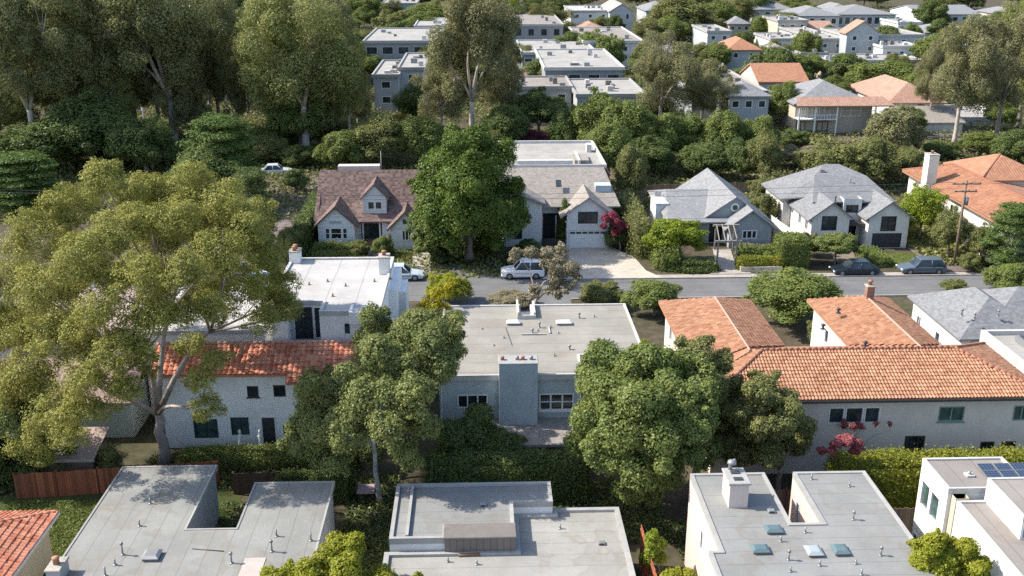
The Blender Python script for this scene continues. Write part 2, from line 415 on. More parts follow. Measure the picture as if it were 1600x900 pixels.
def clay(mb, pts, pitch=.32, row=.42, amp=.055, lift=.03, sub=5):
    """real barrel tiles: a corrugated, stepped sheet laid over one slope"""
    P = [Vector(p) for p in pts]; n = Vector((0, 0, 0))
    for i in range(len(P)): n += P[i].cross(P[(i + 1) % len(P)])
    n.normalize()
    if n.z < 0: n = -n
    h = Vector((0, 0, 1)).cross(n).normalized(); d = n.cross(h)
    if d.z > 0: d = -d; h = -h
    c0 = P[0]; U = [(p - c0).dot(h) for p in P]; V = [(p - c0).dot(d) for p in P]; poly = list(zip(U, V))
    def inside(u, v):
        r = False; j = len(poly) - 1
        for i in range(len(poly)):
            (a, b), (c, e) = poly[i], poly[j]
            if (b > v) != (e > v) and u < (c - a) * (v - b) / (e - b) + a: r = not r
            j = i
        return r
    du = pitch / sub; u0, u1, v0, v1 = min(U), max(U), min(V), max(V)
    nr = max(1, int(round((v1 - v0) / row))); rv = (v1 - v0) / nr; rnd = random.Random(7)
    jit = {}
    for r in range(nr):
        va, vb = v0 + r * rv, v0 + (r + 1) * rv
        k = 0; u = u0
        while u < u1 - 1e-6:
            if inside(u + du / 2, (va + vb) / 2):
                q = []
                t0 = int((u - u0) / pitch); o = jit.setdefault((r, t0), rnd.uniform(-.012, .012))
                for uu, vv, st in ((u, va, 0.0), (u + du, va, 0.0), (u + du, vb, .045), (u, vb, .045)):
                    w_ = abs(math.sin(math.pi * (uu - u0) / pitch)) * amp + lift + st + o
                    q.append(c0 + h * uu + d * vv + n * w_)
                uv = [(uu + 100, vv + 100) for uu, vv in ((u, va), (u + du, va), (u + du, vb), (u, vb))]
                mb.face(q if (q[1] - q[0]).cross(q[2] - q[1]).dot(n) > 0 else q[::-1], uv if (q[1] - q[0]).cross(q[2] - q[1]).dot(n) > 0 else uv[::-1])
                # butt end of the tile row
                e0, e1 = q[3], q[2]
                mb.face([e0, e1, e1 - n * .06, e0 - n * .06], [uv[3], uv[2], uv[2], uv[3]])
            u += du
def ridge_caps(mb, a, b, r=.11, step=.4):
    a, b = Vector(a), Vector(b); L = (b - a).length; n = max(1, int(L / step))
    for k in range(n):
        p, q = a.lerp(b, k / n), a.lerp(b, (k + 1.08) / n)
        mb.tube([p + Vector((0, 0, .03)), q + Vector((0, 0, .045))], [r * .9, r * 1.1], 7)
def vent_pipe(root, x, y, z, h=.5, r=.06, cap=True, mat=None):
    m = MB(); r *= .8; m.tube([(x, y, z), (x, y, z + h)], r, 8); m.tube([(x, y, z + .002), (x, y, z + .05)], [r * 2.6, r * 1.4], 8)
    if cap: m.tube([(x, y, z + h - .02), (x, y, z + h + .1)], [r * 2.1, r * 1.2], 8)
    return m.out('vent_pipe', mat or GREYM, root)
def skylight(root, x0, x1, y0, y1, z, h=.22, dome=None, curb=None):
    m = MB(); m.box(x0, x1, y0, y1, z, z + h * .6); f = m.out('skylight', curb or GREYM, root)
    g = MB(); t = .06; a, b = z + h * .6, z + h
    v = [(x0 - t, y0 - t, a), (x1 + t, y0 - t, a), (x1 + t, y1 + t, a), (x0 - t, y1 + t, a), (x0 + .1, y0 + .1, b), (x1 - .1, y0 + .1, b), (x1 - .1, y1 - .1, b), (x0 + .1, y1 - .1, b)]
    g.mesh(v, [(3, 2, 1, 0), (4, 5, 6, 7), (0, 1, 5, 4), (1, 2, 6, 5), (2, 3, 7, 6), (3, 0, 4, 7)])
    g.out('dome', dome or plain("milky acrylic", (.30, .335, .35), .25), f); return f
def chimney(root, x0, x1, y0, y1, z0, z1, mat, pots=2, cap=True):
    m = MB(); m.box(x0, x1, y0, y1, z0, z1); c = m.out('chimney', mat, root)
    if cap:
        k = MB(); k.bev(x0 - .06, x1 + .06, y0 - .06, y1 + .06, z1, z1 + .1, .03); k.out('cap', CONC, c)
    for i in range(pots):
        y = y0 + (y1 - y0) * (i + .5) / pots if y1 - y0 > x1 - x0 else (y0 + y1) / 2
        x = (x0 + x1) / 2 if y1 - y0 > x1 - x0 else x0 + (x1 - x0) * (i + .5) / pots
        p = MB(); p.lathe(x, y, [(.16, z1 + .1), (.14, z1 + .35), (.19, z1 + .38), (.19, z1 + .45)], 10); p.out('flue_pot', plain("clay pot", (.32, .16, .1), .8), c)
    return c
def sheet(name, poly, z, mat, kind='structure'):
    m = MB(); m.face([(x, y, z) for x, y in poly]); return tag(m.out(name, mat), kind=kind)

# ------------------------------------------------------------------ foliage
def crown_mesh(name, lobes, N, L, el, seed, upb=.35, clumps=9, core=.0, zmin=.15, scat=.3):
    r = np.random.default_rng(seed); lb = np.array(lobes, float)
    ex = lb[r.integers(0, len(lb), int(len(lb) * 1.3))].copy(); d0 = r.normal(size=(len(ex), 3)); d0[:, 2] += .1; d0 /= np.linalg.norm(d0, axis=1)[:, None]
    ex[:, :3] += d0 * ex[:, 3:6] * r.uniform(.85, 1.2, (len(ex), 1)); ex[:, 3:6] *= r.uniform(.22, .42, (len(ex), 1)); lb = np.concatenate([lb, ex])
    area = (lb[:, 3] * lb[:, 5]) ** 1.0; cnt = np.maximum(12, (N * area / area.sum()).astype(int))
    C, Nn = [], []
    for i, k in enumerate(cnt):
        c, rad = lb[i, :3], lb[i, 3:6]
        nc = clumps + 5 + int(r.integers(0, 5)); d = r.normal(size=(nc, 3)); d[:, 2] += .25; d /= np.linalg.norm(d, axis=1)[:, None]
        cc = d * r.uniform(.55, .92, (nc, 1)); cr = r.uniform(.2, .42, nc)
        wts = cr ** 2; idx = r.choice(nc, size=k, p=wts / wts.sum())
        e = r.normal(size=(k, 3)); e[:, 2] += .15; e /= np.linalg.norm(e, axis=1)[:, None]
        rr = r.uniform(.45, 1.0, (k, 1)) ** .6
        p = cc[idx] + e * cr[idx][:, None] * rr
        q = r.random(k) < scat; p[q] = e[q] * r.uniform(.5, 1.08, (q.sum(), 1))
        C.append(c + p * rad); o = e * .5 + p * .5; Nn.append(o)
    C = np.concatenate(C); Nn = np.concatenate(Nn); n = len(C)
    Nn += r.normal(size=(n, 3)) * .38; Nn[:, 2] += upb; Nn /= np.linalg.norm(Nn, axis=1)[:, None] + 1e-9
    C[:, 2] = np.maximum(C[:, 2], zmin)
    t = np.cross(Nn, r.normal(size=(n, 3))); t /= np.linalg.norm(t, axis=1)[:, None] + 1e-9
    b = np.cross(Nn, t); s = (L * r.uniform(.6, 1.3, n))[:, None]
    v = np.stack([C + t * s * .5, C + b * s * .5 * el + Nn * s * .08, C - t * s * .5, C - b * s * .5 * el - Nn * s * .08], 1).reshape(-1, 3)
    me = bpy.data.meshes.new(name); me.vertices.add(4 * n); me.vertices.foreach_set("co", v.ravel())
    me.loops.add(4 * n); me.loops.foreach_set("vertex_index", np.arange(4 * n, dtype=np.int32))
    me.polygons.add(n); me.polygons.foreach_set("loop_start", np.arange(0, 4 * n, 4, dtype=np.int32))
    me.update(calc_edges=True); return me
def fib(n, r, jit=.25):
    k = np.arange(n) + .5; ph = np.arccos(1 - 2 * k / n); th = math.pi * (1 + 5 ** .5) * k
    p = np.stack([np.cos(th) * np.sin(ph), np.sin(th) * np.sin(ph), np.cos(ph)], 1) + r.normal(size=(n, 3)) * jit
    return p / np.linalg.norm(p, axis=1)[:, None]
def lobes_for(kind, w, h, zb, seed, d=None):
    r = np.random.default_rng(seed + 991); rx = w / 2; ry = (d or w) / 2; rz = (h - zb) / 2; cz = (h + zb) / 2; out = []
    if kind in ('broad', 'dome'):
        n = 26 if kind == 'broad' else 16
        for p in fib(n, r, .22):
            if p[2] < -.75: continue
            f = r.uniform(.58, .74); k = r.uniform(.3, .42)
            out.append((p[0] * rx * f, p[1] * ry * f, cz + p[2] * rz * f, rx * k, ry * k, rz * k * 1.05))
        out.append((0, 0, cz, rx * .6, ry * .6, rz * .6))
    elif kind == 'euc':
        for i in range(30):
            p = r.normal(size=3); p /= np.linalg.norm(p); f = r.uniform(.25, .85) ** .7; k = r.uniform(.14, .32)
            q = 1 - .35 * max(0, -p[2])
            out.append((p[0] * rx * f * q, p[1] * ry * f * q, cz + p[2] * rz * f, rx * k * 1.1, ry * k * 1.1, min(rz * k * 1.15, rx * k * 1.5)))
    elif kind == 'conif':
        nl = 7
        for i in range(nl):
            z = zb + (h - zb) * (i + .3) / nl; R = math.sin(math.pi * min(.95, .30 + .62 * i / nl)) if i else .8
            m = 6
            for k in range(m):
                a = 2 * math.pi * (k + r.uniform(-.3, .3)) / m + i; f = r.uniform(.4, .68) * R
                out.append((math.cos(a) * rx * f, math.sin(a) * ry * f, z + r.uniform(-.2, .2), rx * .36, ry * .36, (h - zb) * .055))
    elif kind == 'cone':
        for i in range(14):
            z = zb + (h - zb) * (i + .5) / 14; R = max(.15, 1 - (i / 14) ** 1.4); a = i * 2.4
            out.append((math.cos(a) * rx * R * .45, math.sin(a) * ry * R * .45, z, rx * (.25 + .45 * R), ry * (.25 + .45 * R), (h - zb) * .11))
    elif kind == 'sparse':
        for p in fib(20, r, .3):
            if p[2] < -.6: continue
            f = r.uniform(.5, .85); out.append((p[0] * rx * f, p[1] * ry * f, cz + p[2] * rz * f, rx * .22, ry * .22, rz * .24))
    return out
def trunk_mb(x, y, zf, r0, lobes, seed, nl=8, lean=(0, 0), fork=None, wig=.25):
    """trunk up to the fork at height zf, limbs on to the leaf masses (all relative to the base)"""
    m = MB(); rd = random.Random(seed); F0 = Vector(fork or (lean[0], lean[1], zf)); n = 5
    pts = [Vector((F0.x * t ** 1.3 + rd.uniform(-wig, wig) * .25 * (0 < k < n), F0.y * t ** 1.3 + rd.uniform(-wig, wig) * .25 * (0 < k < n), F0.z * t)) for k, t in [(k, k / n) for k in range(n + 1)]]
    pts[0].z = -.1
    m.tube(pts, [r0 * 1.35] + [r0 * (1 - .35 * k / n) for k in range(1, n + 1)], 9)
    ch = rd.sample(list(lobes), min(nl, len(lobes))); nh = max(2, min(5, len(ch) // 3))
    hd = [Vector(l[:3]) for l in rd.sample(ch, min(nh, len(ch)))]; gr = {i: [] for i in range(len(hd))}
    for l in ch: gr[min(range(len(hd)), key=lambda i: (hd[i] - Vector(l[:3])).length)].append(l)
    for i, g in gr.items():
        if not g: continue
        cen = sum((Vector(l[:3]) for l in g), Vector()) / len(g); hp = F0.lerp(cen, .6)
        w1 = Vector((rd.uniform(-wig, wig), rd.uniform(-wig, wig), .15)); rb = r0 * .55 * min(1, .6 + .1 * len(g))
        m.tube([F0 - Vector((0, 0, .35)), F0.lerp(hp, .35) + w1 * .6, F0.lerp(hp, .7) + w1, hp], [rb, rb * .85, rb * .7, rb * .55], 7)
        for l in g:
            e = Vector(l[:3]); mid = hp.lerp(e, .5) + Vector((rd.uniform(-wig, wig), rd.uniform(-wig, wig), 0)) * .8; q = e + Vector((0, 0, l[5] * .3))
            m.tube([hp - w1 * .3, mid, q], [r0 * .27, r0 * .18, r0 * .06], 6)
            for _ in range(2):
                tip = e + Vector((rd.uniform(-1, 1) * l[3], rd.uniform(-1, 1) * l[4], rd.uniform(.1, .9) * l[5]))
                m.tube([mid, mid.lerp(tip, .5) + Vector((0, 0, .15)), tip], [r0 * .12, r0 * .08, r0 * .03], 5)
    return m
BARK = plain("grey bark", (.23, .19, .155), .9, var=.3)
PALE = plain("pale eucalyptus bark", (.42, .36, .30), .85, var=.25)
DBARK = plain("dark bark", (.09, .07, .055), .9, var=.3)
LM = {
 'bigeuc': leafmat("golden olive leaves", (.125, .15, .04), (.31, .305, .08), .22, (.42, .375, .08)),
 'oliveuc': leafmat("olive gum leaves", (.135, .165, .055), (.27, .285, .10), .28, (.33, .31, .095)),
 'darkeuc': leafmat("dark gum leaves", (.12, .145, .06), (.25, .26, .11), .3, (.31, .28, .11)),
 'browneuc': leafmat("brownish gum leaves", (.145, .145, .072), (.27, .25, .125), .25, (.23, .25, .095)),
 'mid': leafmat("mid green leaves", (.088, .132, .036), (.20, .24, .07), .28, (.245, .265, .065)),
 'birch': leafmat("birch leaves", (.09, .125, .04), (.22, .245, .085), .28, (.30, .30, .095)),
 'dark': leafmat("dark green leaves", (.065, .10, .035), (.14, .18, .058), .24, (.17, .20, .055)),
 'deep': leafmat("deep green glossy leaves", (.05, .09, .018), (.11, .16, .032), .22, (.15, .19, .03)),
 'bright': leafmat("bright green leaves", (.13, .19, .018), (.25, .31, .04), .32, (.30, .33, .035)),
 'yellow': leafmat("yellow green leaves", (.26, .24, .015), (.42, .37, .03), .32, (.48, .40, .025)),
 'lime': leafmat("lime leaves", (.15, .19, .016), (.30, .31, .035), .32, (.34, .32, .03)),
 'cyp': leafmat("cypress needles", (.05, .095, .03), (.12, .175, .045), .2, (.145, .19, .045)),
 'grey': leafmat("dusty grey green leaves", (.21, .19, .12), (.33, .29, .185), .25, (.29, .26, .17)),
 'olive': leafmat("olive drab leaves", (.105, .13, .045), (.215, .22, .08), .25, (.25, .24, .075)),
 'pink': leafmat("magenta blossom", (.26, .055, .065), (.42, .14, .15), .3, (.33, .12, .09)),
 'purple': leafmat("purple leaves", (.11, .028, .045), (.22, .06, .085), .25),
 'rust': leafmat("ochre leaves", (.26, .17, .03), (.38, .27, .06), .3),
}
ARCH = {}
def arch_mesh(kind, var):
    k = (kind, var)
    if k in ARCH: return ARCH[k]
    w, h = (16., 20.) if kind == 'euc' else (8., 10.); sd_ = 17 + 13 * var + sum(map(ord, kind))
    zb = {'euc': 5.0, 'broad': 1.6, 'dome': .0, 'conif': 1.4, 'cone': .2, 'sparse': 2.}[kind]
    lb = lobes_for(kind, w, h, zb, sd_)
    N, L, el = {'euc': (72000, .30, .36), 'broad': (42000, .26, .55), 'dome': (36000, .26, .6), 'conif': (34000, .25, .4), 'cone': (14000, .3, .5), 'sparse': (3500, .3, .6)}[kind]
    cm = crown_mesh('crown', lb, N, L, el, sd_, scat=.6 if kind == 'euc' else .5)
    tm = trunk_mb(0, 0, zb + 1.2, .48 if kind == 'euc' else .26, lb, sd_, 20 if kind == 'euc' else 7)
    me = bpy.data.meshes.new('trunk'); me.from_pydata([tuple(v) for v in tm.v], [], tm.f); me.polygons.foreach_set("use_smooth", [True] * len(tm.f))
    cm.materials.append(LM['mid']); me.materials.append(BARK); ARCH[k] = (cm, me); return ARCH[k]
def put_mat(o, mat):
    o.material_slots[0].link = 'OBJECT'; o.material_slots[0].material = mat
NT = [0]
def atree(kind, mat, px, pyb, pyt, wpx, label, name='tree', cat='tree', group=None, bark=None, dx=None, Y=None, var=None, crown='crown'):
    """a tree or shrub surveyed from its foot, top and crown width"""
    NT[0] += 1; v = (NT[0] % 3) if var is None else var
    x, y = W(px, pyb, 0) if Y is None else (Z(px, 300, Y)[0], Y)
    h = max(.5, Z(px, pyt, y)[1] * (.97 if kind != 'dome' else .96)); w = wpx / SC(y, h * .6) * 1.04
    cm, tm = arch_mesh(kind, v)
    t = thing(name, label, cat, (x, y, 0), group)
    c = bpy.data.objects.new(crown, cm); COL.objects.link(c); c.parent = t; put_mat(c, LM[mat])
    if not (kind == 'dome' and h < 3.2):
        k = bpy.data.objects.new('trunk', tm); COL.objects.link(k); k.parent = t; put_mat(k, bark or BARK)
    s0 = 2. if kind == 'euc' else 1.
    t.scale = (w / 8. / s0, w / 8. / s0, h / 10. / s0); t.rotation_euler = (0, 0, (NT[0] * 2.399) % 6.283 if dx is None else 0)
    return t
def hero(name, label, x, y, lobes, N, L, el, mat, bark, seed, zf, r0, nl=10, fork=None, group=None, cat='tree', clumps=10, wig=.3, upb=.35, scat=.5):
    t = thing(name, label, cat, (x, y, 0), group)
    rs = random.Random(seed * 3 + 1); sub = []
    for l in lobes:
        if len(lobes) < 5: sub.append(l); continue
        q = 1.17 if mat in ('bigeuc', 'deep') else 1.0; sub.append((l[0], l[1], l[2], l[3] * rs.uniform(.74, .9) * q, l[4] * .86 * q, l[5] * rs.uniform(.74, .9) * q))
        for _ in range(3):
            o = [rs.uniform(-.78, .78) for _ in range(3)]; k = rs.uniform(.36, .62)
            sub.append((l[0] + o[0] * l[3], l[1] + o[1] * l[4], l[2] + o[2] * l[5], l[3] * k * rs.uniform(.85, 1.3), l[4] * k * rs.uniform(.85, 1.3), l[5] * k * rs.uniform(.75, 1.1)))
    limbs_to = lobes; lobes = sub; clumps = max(5, clumps - 3)
    me = crown_mesh('crown', lobes, int(N * 2.1), L * .74, el, seed, upb, clumps, scat=scat); me.materials.append(LM[mat])
    c = bpy.data.objects.new('crown', me); COL.objects.link(c); c.parent = t
    tm = trunk_mb(0, 0, zf, r0, limbs_to, seed, nl, fork=fork, wig=wig)
    tr = MB(); tr.v = tm.v; tr.f = tm.f; tr.uv = tm.uv; tr.smooth = tm.smooth
    tr.out('trunk', bark, t, origin=(0, 0, 0)); return t
def hedge(label, x0, x1, y0, y1, h, mat, N, seed, L=.2, group=None, z0=0., cat='hedge', name='hedge', cmat=None, rough=.12):
    """clipped hedge: leafy skin over a box, twiggy dark inside"""
    r = np.random.default_rng(seed); w, d = x1 - x0, y1 - y0; N = int(N * 1.5); L *= .85
    A = [w * d, w * h, w * h, d * h, d * h]; A = np.array(A) / sum(A); f = r.choice(5, size=N, p=A)
    a, b = r.random(N), r.random(N); P = np.zeros((N, 3)); Nn = np.zeros((N, 3))
    bulge = .5 * (np.sin(a * w * 1.7 + seed) + np.sin(b * d * 2.1)) * rough
    for k, (n_) in enumerate([(0, 0, 1), (0, -1, 0), (0, 1, 0), (-1, 0, 0), (1, 0, 0)]):
        s = f == k; Nn[s] = n_
        if k == 0: P[s] = np.stack([a[s] * w - w / 2, b[s] * d - d / 2, np.full(s.sum(), h)], 1)
        elif k < 3: P[s] = np.stack([a[s] * w - w / 2, np.full(s.sum(), (-d / 2, d / 2)[k - 1]), b[s] * h], 1)
        else: P[s] = np.stack([np.full(s.sum(), (-w / 2, w / 2)[k - 3]), a[s] * d - d / 2, b[s] * h], 1)
    P += Nn * (r.normal(size=(N, 1)) * rough + bulge[:, None]); P += r.normal(size=(N, 3)) * .05
    rr = np.minimum(1, .75 + .25 * (h - P[:, 2]) / max(.3, h * .3)); P[:, 0] *= .96 + .04 * rr
    P[:, 2] = np.clip(P[:, 2], .03, None)
    Nn += r.normal(size=(N, 3)) * .55; Nn /= np.linalg.norm(Nn, axis=1)[:, None]
    t = np.cross(Nn, r.normal(size=(N, 3))); t /= np.linalg.norm(t, axis=1)[:, None]; bb = np.cross(Nn, t); s = (L * r.uniform(.6, 1.3, N))[:, None]
    v = np.stack([P + t * s * .5, P + bb * s * .32, P - t * s * .5, P - bb * s * .32], 1).reshape(-1, 3)
    i = .1; core = np.array([(x, y, z) for z in (0, h - i) for x, y in ((-w / 2 + i, -d / 2 + i), (w / 2 - i, -d / 2 + i), (w / 2 - i, d / 2 - i), (-w / 2 + i, d / 2 - i))])
    v = np.concatenate([core, v]); cf = np.array([4, 5, 6, 7, 0, 1, 5, 4, 1, 2, 6, 5, 2, 3, 7, 6, 3, 0, 4, 7])
    n = N + 5; me = bpy.data.meshes.new(name); me.vertices.add(len(v)); me.vertices.foreach_set("co", v.ravel())
    me.loops.add(4 * n); me.loops.foreach_set("vertex_index", np.concatenate([cf, np.arange(8, 8 + 4 * N)]).astype(np.int32))
    me.polygons.add(n); me.polygons.foreach_set("loop_start", np.arange(0, 4 * n, 4, dtype=np.int32)); me.update(calc_edges=True)
    me.materials.append(LM[mat]); o = bpy.data.objects.new(name, me); COL.objects.link(o); o.location = ((x0 + x1) / 2, (y0 + y1) / 2, z0)
    return tag(o, label, cat, group)

# ================================================================== THE SETTING
SOIL = ground_mat("soil and leaf litter", (.075, .06, .042), (.055, .06, .028), (.14, .115, .08), .06, .9)
ASPH = membrane("street asphalt", (.155, .155, .155), 'y', 3.2, (.09, .09, .09), .35)
ASPHL = ground_mat("old pinkish asphalt", (.17, .14, .13), (.21, .175, .16), (.09, .07, .065), .3, 1.1, .2)
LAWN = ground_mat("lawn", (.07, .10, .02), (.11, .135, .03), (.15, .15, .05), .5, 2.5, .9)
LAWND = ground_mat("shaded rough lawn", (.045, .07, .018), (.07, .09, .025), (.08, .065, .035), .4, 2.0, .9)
DIRT = ground_mat("pale dirt", (.20, .16, .12), (.26, .21, .16), (.11, .085, .06), .4, 1.6, .6)
sheet('ground', rect(-900, 1100, -40, 1900), 0, SOIL)
sheet('street', rect(-60, 95, 91.2, 97.0), .006, ASPH)
sheet('street_widening', [(-9, 97.0), (7.0, 97.0), (3.0, 100.5), (-5, 103.2), (-9, 103.4)], .010, ASPH)
sheet('parking_apron', rect(-5, 8.6, 84.6, 91.2), .008, ASPH)
k = MB().box(8.7, 95, 97.0, 97.16, -.05, .13).box(8.7, 95, 91.04, 91.2, -.05, .13); tag(k.out('kerb', CONC), kind='structure')
sheet('pavement', rect(8.7, 95, 97.16, 98.2), .06, CONC)
sheet('driveway', [(6.2, 97.1), (18.5, 97.1), (17.2, 99.5), (16.6, 104.5), (14.6, 107.9), (9.2, 107.9), (8.2, 101.5)], .12, ground_mat("pale concrete drive", (.50, .44, .36), (.56, .50, .42), (.36, .31, .25), .4, .9, .2))
sheet('driveway', [(-31.5, 150), (-23.6, 150), (-19.2, 118), (-19.3, 103), (-25.5, 103), (-28, 118)], .012, ASPHL)
sheet('driveway', [(47.5, 98.1), (52.6, 98.1), (50.2, 106.6), (47.6, 106.6)], .115, ASPHL)
sheet('driveway', [(37.6, 98.1), (41.2, 98.1), (40.6, 103.5), (41.3, 106.0), (38.5, 106.4)], .11, DIRT)
sheet('garden_path', [(-11.9, 103.6), (-10.3, 103.6), (-11.3, 108.2), (-12.5, 108.2)], .05, CONC)
sheet('driveway', [(-7.2, 101.9), (-3.9, 101.2), (-4.5, 106.5), (-7.4, 106.8)], .05, CONC)
sheet('garden_path', [(23.6, 98.1), (28.0, 98.1), (26.9, 100.6), (27.8, 106.8), (25.8, 106.8), (24.8, 100.8)], .115, CONC)
sheet('lawn', [(-10.2, 103.4), (-7.4, 103.0), (-7.6, 107.6), (-10.9, 108.0)], .045, LAWN)
sheet('lawn', [(43.4, 99.6), (47.9, 99.5), (47.4, 104.5), (42.0, 104.8)], .10, LAWN)
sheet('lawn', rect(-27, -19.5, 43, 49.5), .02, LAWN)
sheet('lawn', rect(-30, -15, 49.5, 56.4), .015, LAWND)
sheet('patio', rect(22.4, 25.6, 67.0, 71.5), .03, CONC)
sheet('garden_bed', rect(21.4, 26.0, 71.5, 75.5), .02, LAWN)
sheet('garden_bed', rect(8.2, 12.0, 34, 45), .012, DIRT)
sheet('gravel_yard', rect(-16.5, -12, 44, 54), .014, DIRT)
sheet('yard', rect(20.8, 24.5, 42, 52), .014, DIRT)
sheet('road', rect(60, 170, 168.5, 176), .012, ASPHL)
sheet('road', rect(40, 62, 210, 420), .012, ASPHL)
sheet('clearing', rect(14, 30, 122, 150), .012, DIRT)
sheet('clearing', rect(60, 90, 176.5, 190), .015, DIRT)

WST = stucco("white stucco", (.70, .70, .68), .18)
WCR = stucco("cream stucco", (.62, .57, .50), .3)
WPK = stucco("pinkish stucco", (.62, .52, .47), .35)
WBL = stucco("blue grey stucco", (.43, .49, .52), .25)
WGR = stucco("grey stucco", (.40, .41, .41), .3)
WBG = stucco("beige stucco", (.55, .48, .36), .3)
WSH = boards("white shingle cladding", (.66, .68, .70), 2, .2, .35, .1)
WSD = boards("grey green siding", (.33, .36, .37), 2, .15, .4, .12)
TERRA = tilemat("terracotta tiles", (.30, .14, .082), (.375, .195, .12), .32, .42, .35)
TERRN = tilemat("terracotta tiles laid as relief", (.285, .135, .078), (.415, .23, .14), .22, .33, .12, .35)
REDT = tilemat("red clay tiles", (.40, .125, .07), (.58, .28, .18), .32, .42, .12, .4)
TERF = tilemat("faded terracotta tiles", (.30, .175, .125), (.38, .24, .18), .35, .45, .3)
RGREY = shingle("grey asphalt shingles", (.215, .22, .225), .2)
RSLAT = shingle("slate grey shingles", (.185, .19, .198), .2)
RTAUP = shingle("taupe shingles", (.27, .245, .22), .2)
RBRWN = shingle("weathered brown shakes", (.155, .11, .098), .5, .22)
MGREY = membrane("grey roll roofing", (.25, .252, .238), 'x', 1.0)
MGREX = membrane("grey roll roofing across", (.235, .24, .232), 'y', 1.0)
MTAN = membrane("tan gravel roofing", (.28, .264, .23), 'y', 1.6, (.26, .2, .15), .5)
MWHT = membrane("white roof coating", (.43, .42, .405), 'x', 2.2, (.34, .31, .27), .5)
MSTO = membrane("pale stone roofing", (.34, .327, .30), 'y', 1.4)
MBRN = membrane("brown gravel roofing", (.26, .235, .215), 'x', 1.4)
RIMW = plain("white roof edge", (.46, .455, .44), .6); RIMG = plain("grey roof edge", (.32, .315, .30), .6); RIMD = plain("brown roof edge", (.17, .15, .135), .6)
BRICK = boards("red brick", (.24, .14, .105), 2, .09, .5, .3)
WOODF = boards("red brown fence boards", (.23, .075, .035), 3, .15, .7, .4)
WOODT = boards("tan fence boards", (.30, .20, .13), 3, .16, .6, .3)
SEAM = boards("brown standing seam panels", (.16, .135, .125), 0, .34, .7, .06, .5)

# ================================================================== NEAREST ROW
# ---- long low house with a U-shaped grey roof
x0, x1, xe = -21.0, -15.75, -12.85
P = [(x0, 34), (-8.6, 34), (-8.6, 51.2), (xe, 51.2), (xe, 46.5), (x1, 46.5), (x1, 53.3), (x0, 53.3)]
h = thing('flat_roof_house', 'low house with U-shaped grey roll-roofed flat roof in the near left corner', 'house', (-14.5, 44, 0))
walls(h, P, 0, 3.35, WGR, {5: [], 1: [('win', 3, 1, 1.4, 1.1, {}), ('win', 9.5, 1, 1.2, 1.1, {})], 3: [('win', 1.4, .9, 1.6, 1.2, {})]})
r = flat_roof(h, P, 3.5, MGREY, RIMG, .05, .1, oh=.15, th=.25)
for px, py, hh in ((235, 787, .35), (218, 822, .35), (192, 867, .65), (180, 883, .35), (165, 900, .5), (432, 838, .4), (425, 862, .6), (362, 880, .55), (486, 845, .45)):
    a, b = W(px, py, 3.5); vent_pipe(r, a, b, 3.5, hh, .06, hh > .5)
a, b = W(237, 872, 3.5); skylight(r, a - .38, a + .38, b - .3, b + .45, 3.5, .28, GREYM, RIMD)
a, b = W(98, 900, 3.5)
chimney(h, a - .5, a + .15, b - .6, b + .5, 3.3, 4.15, WGR, 1)
m = MB(); m.box(-11.95, -10.9, 36, 43.9, 3.505, 3.53); m.out('roof_walkway', plain("reddish walkway pad", (.42, .36, .33), .9), r)
# ---- corner of a tiled house at the left edge
h = thing('tiled_house', 'small beige house with red tile hip roof cut by the bottom left corner', 'house', (-28, 45, 0))
walls(h, rect(-33, -24.0, 36, 49.2), 0, 2.9, WBG, {1: [('win', 3.5, 1, 1.0, 1.1, {'frame': DARKM})]})
m = MB(); hip(m, -33, -24.0, 36, 49.2, 3.0, 4.5, .5); r = m.out('roof', REDT, h)
m = MB(); s_ = 1.5 / 4.5; e = 3.0 - s_ * .5
clay(m, [(-23.5, 35.5, e), (-23.5, 49.7, e), (-28.5, 44.7, 4.5), (-28.5, 40.5, 4.5)], .26, .36, .065); clay(m, [(-23.5, 49.7, e), (-33.5, 49.7, e), (-28.5, 44.7, 4.5)], .26, .36, .065)
m.out('roof_tiles', REDT, r); m = MB(); ridge_caps(m, (-23.5, 49.7, e), (-28.5, 44.7, 4.5)); m.out('ridge_tiles', REDT, r)
m = MB(); m.box(-23.5, -23.44, 35.5, 49.7, e - .16, e + .03); m.out('gutter', plain("off white gutter", (.55, .53, .5), .5), r)
# ---- stepped flat roofs in the middle
h = thing('flat_roof_house', 'house with stepped white-grey flat roofs and brown panelled upstand, bottom centre', 'house', (1, 44, 0))
PU = [(-4.6, 44.9), (-1.95, 44.9), (-1.95, 45.0), (1.55, 45.0), (1.55, 47.4), (3.7, 47.4), (3.7, 49.6), (-4.6, 49.6)]
PU = [(-4.75, 44.3), (-1.9, 44.3), (-1.9, 45.3), (1.6, 45.3), (1.6, 47.6), (3.75, 47.6), (3.75, 49.7), (-4.75, 49.7)]
walls(h, PU, 0, 4.1, WST, {7: [('win', 2, 1, 1.4, 1.2, {})]}, name='upper_wall')
ru = flat_roof(h, PU, 4.1, MGREX, RIMG, .14, .2)
PL = [(-5.0, 33), (7.4, 33), (7.4, 48.1), (3.8, 48.1), (3.8, 47.55), (1.65, 47.55), (1.65, 44.2), (-5.0, 44.2)]
walls(h, PL, 0, 3.3, WST, {1: [('win', 3, 1, 1.4, 1.2, {}), ('win', 9, 1, 1.4, 1.2, {})]}, name='lower_wall')
rl = flat_roof(h, PL, 3.35, membrane("bleached roll roofing", (.31, .303, .28), 'y', 1.0), RIMG, .16, .26)
m = MB(); m.box(-1.95, 1.62, 44.12, 45.28, 3.34, 4.28); m.out('mansard_panel', SEAM, h)
m = MB(); m.bev(-2.02, 1.68, 44.05, 45.36, 4.28, 4.38); m.out('panel_cap', RIMD, h)
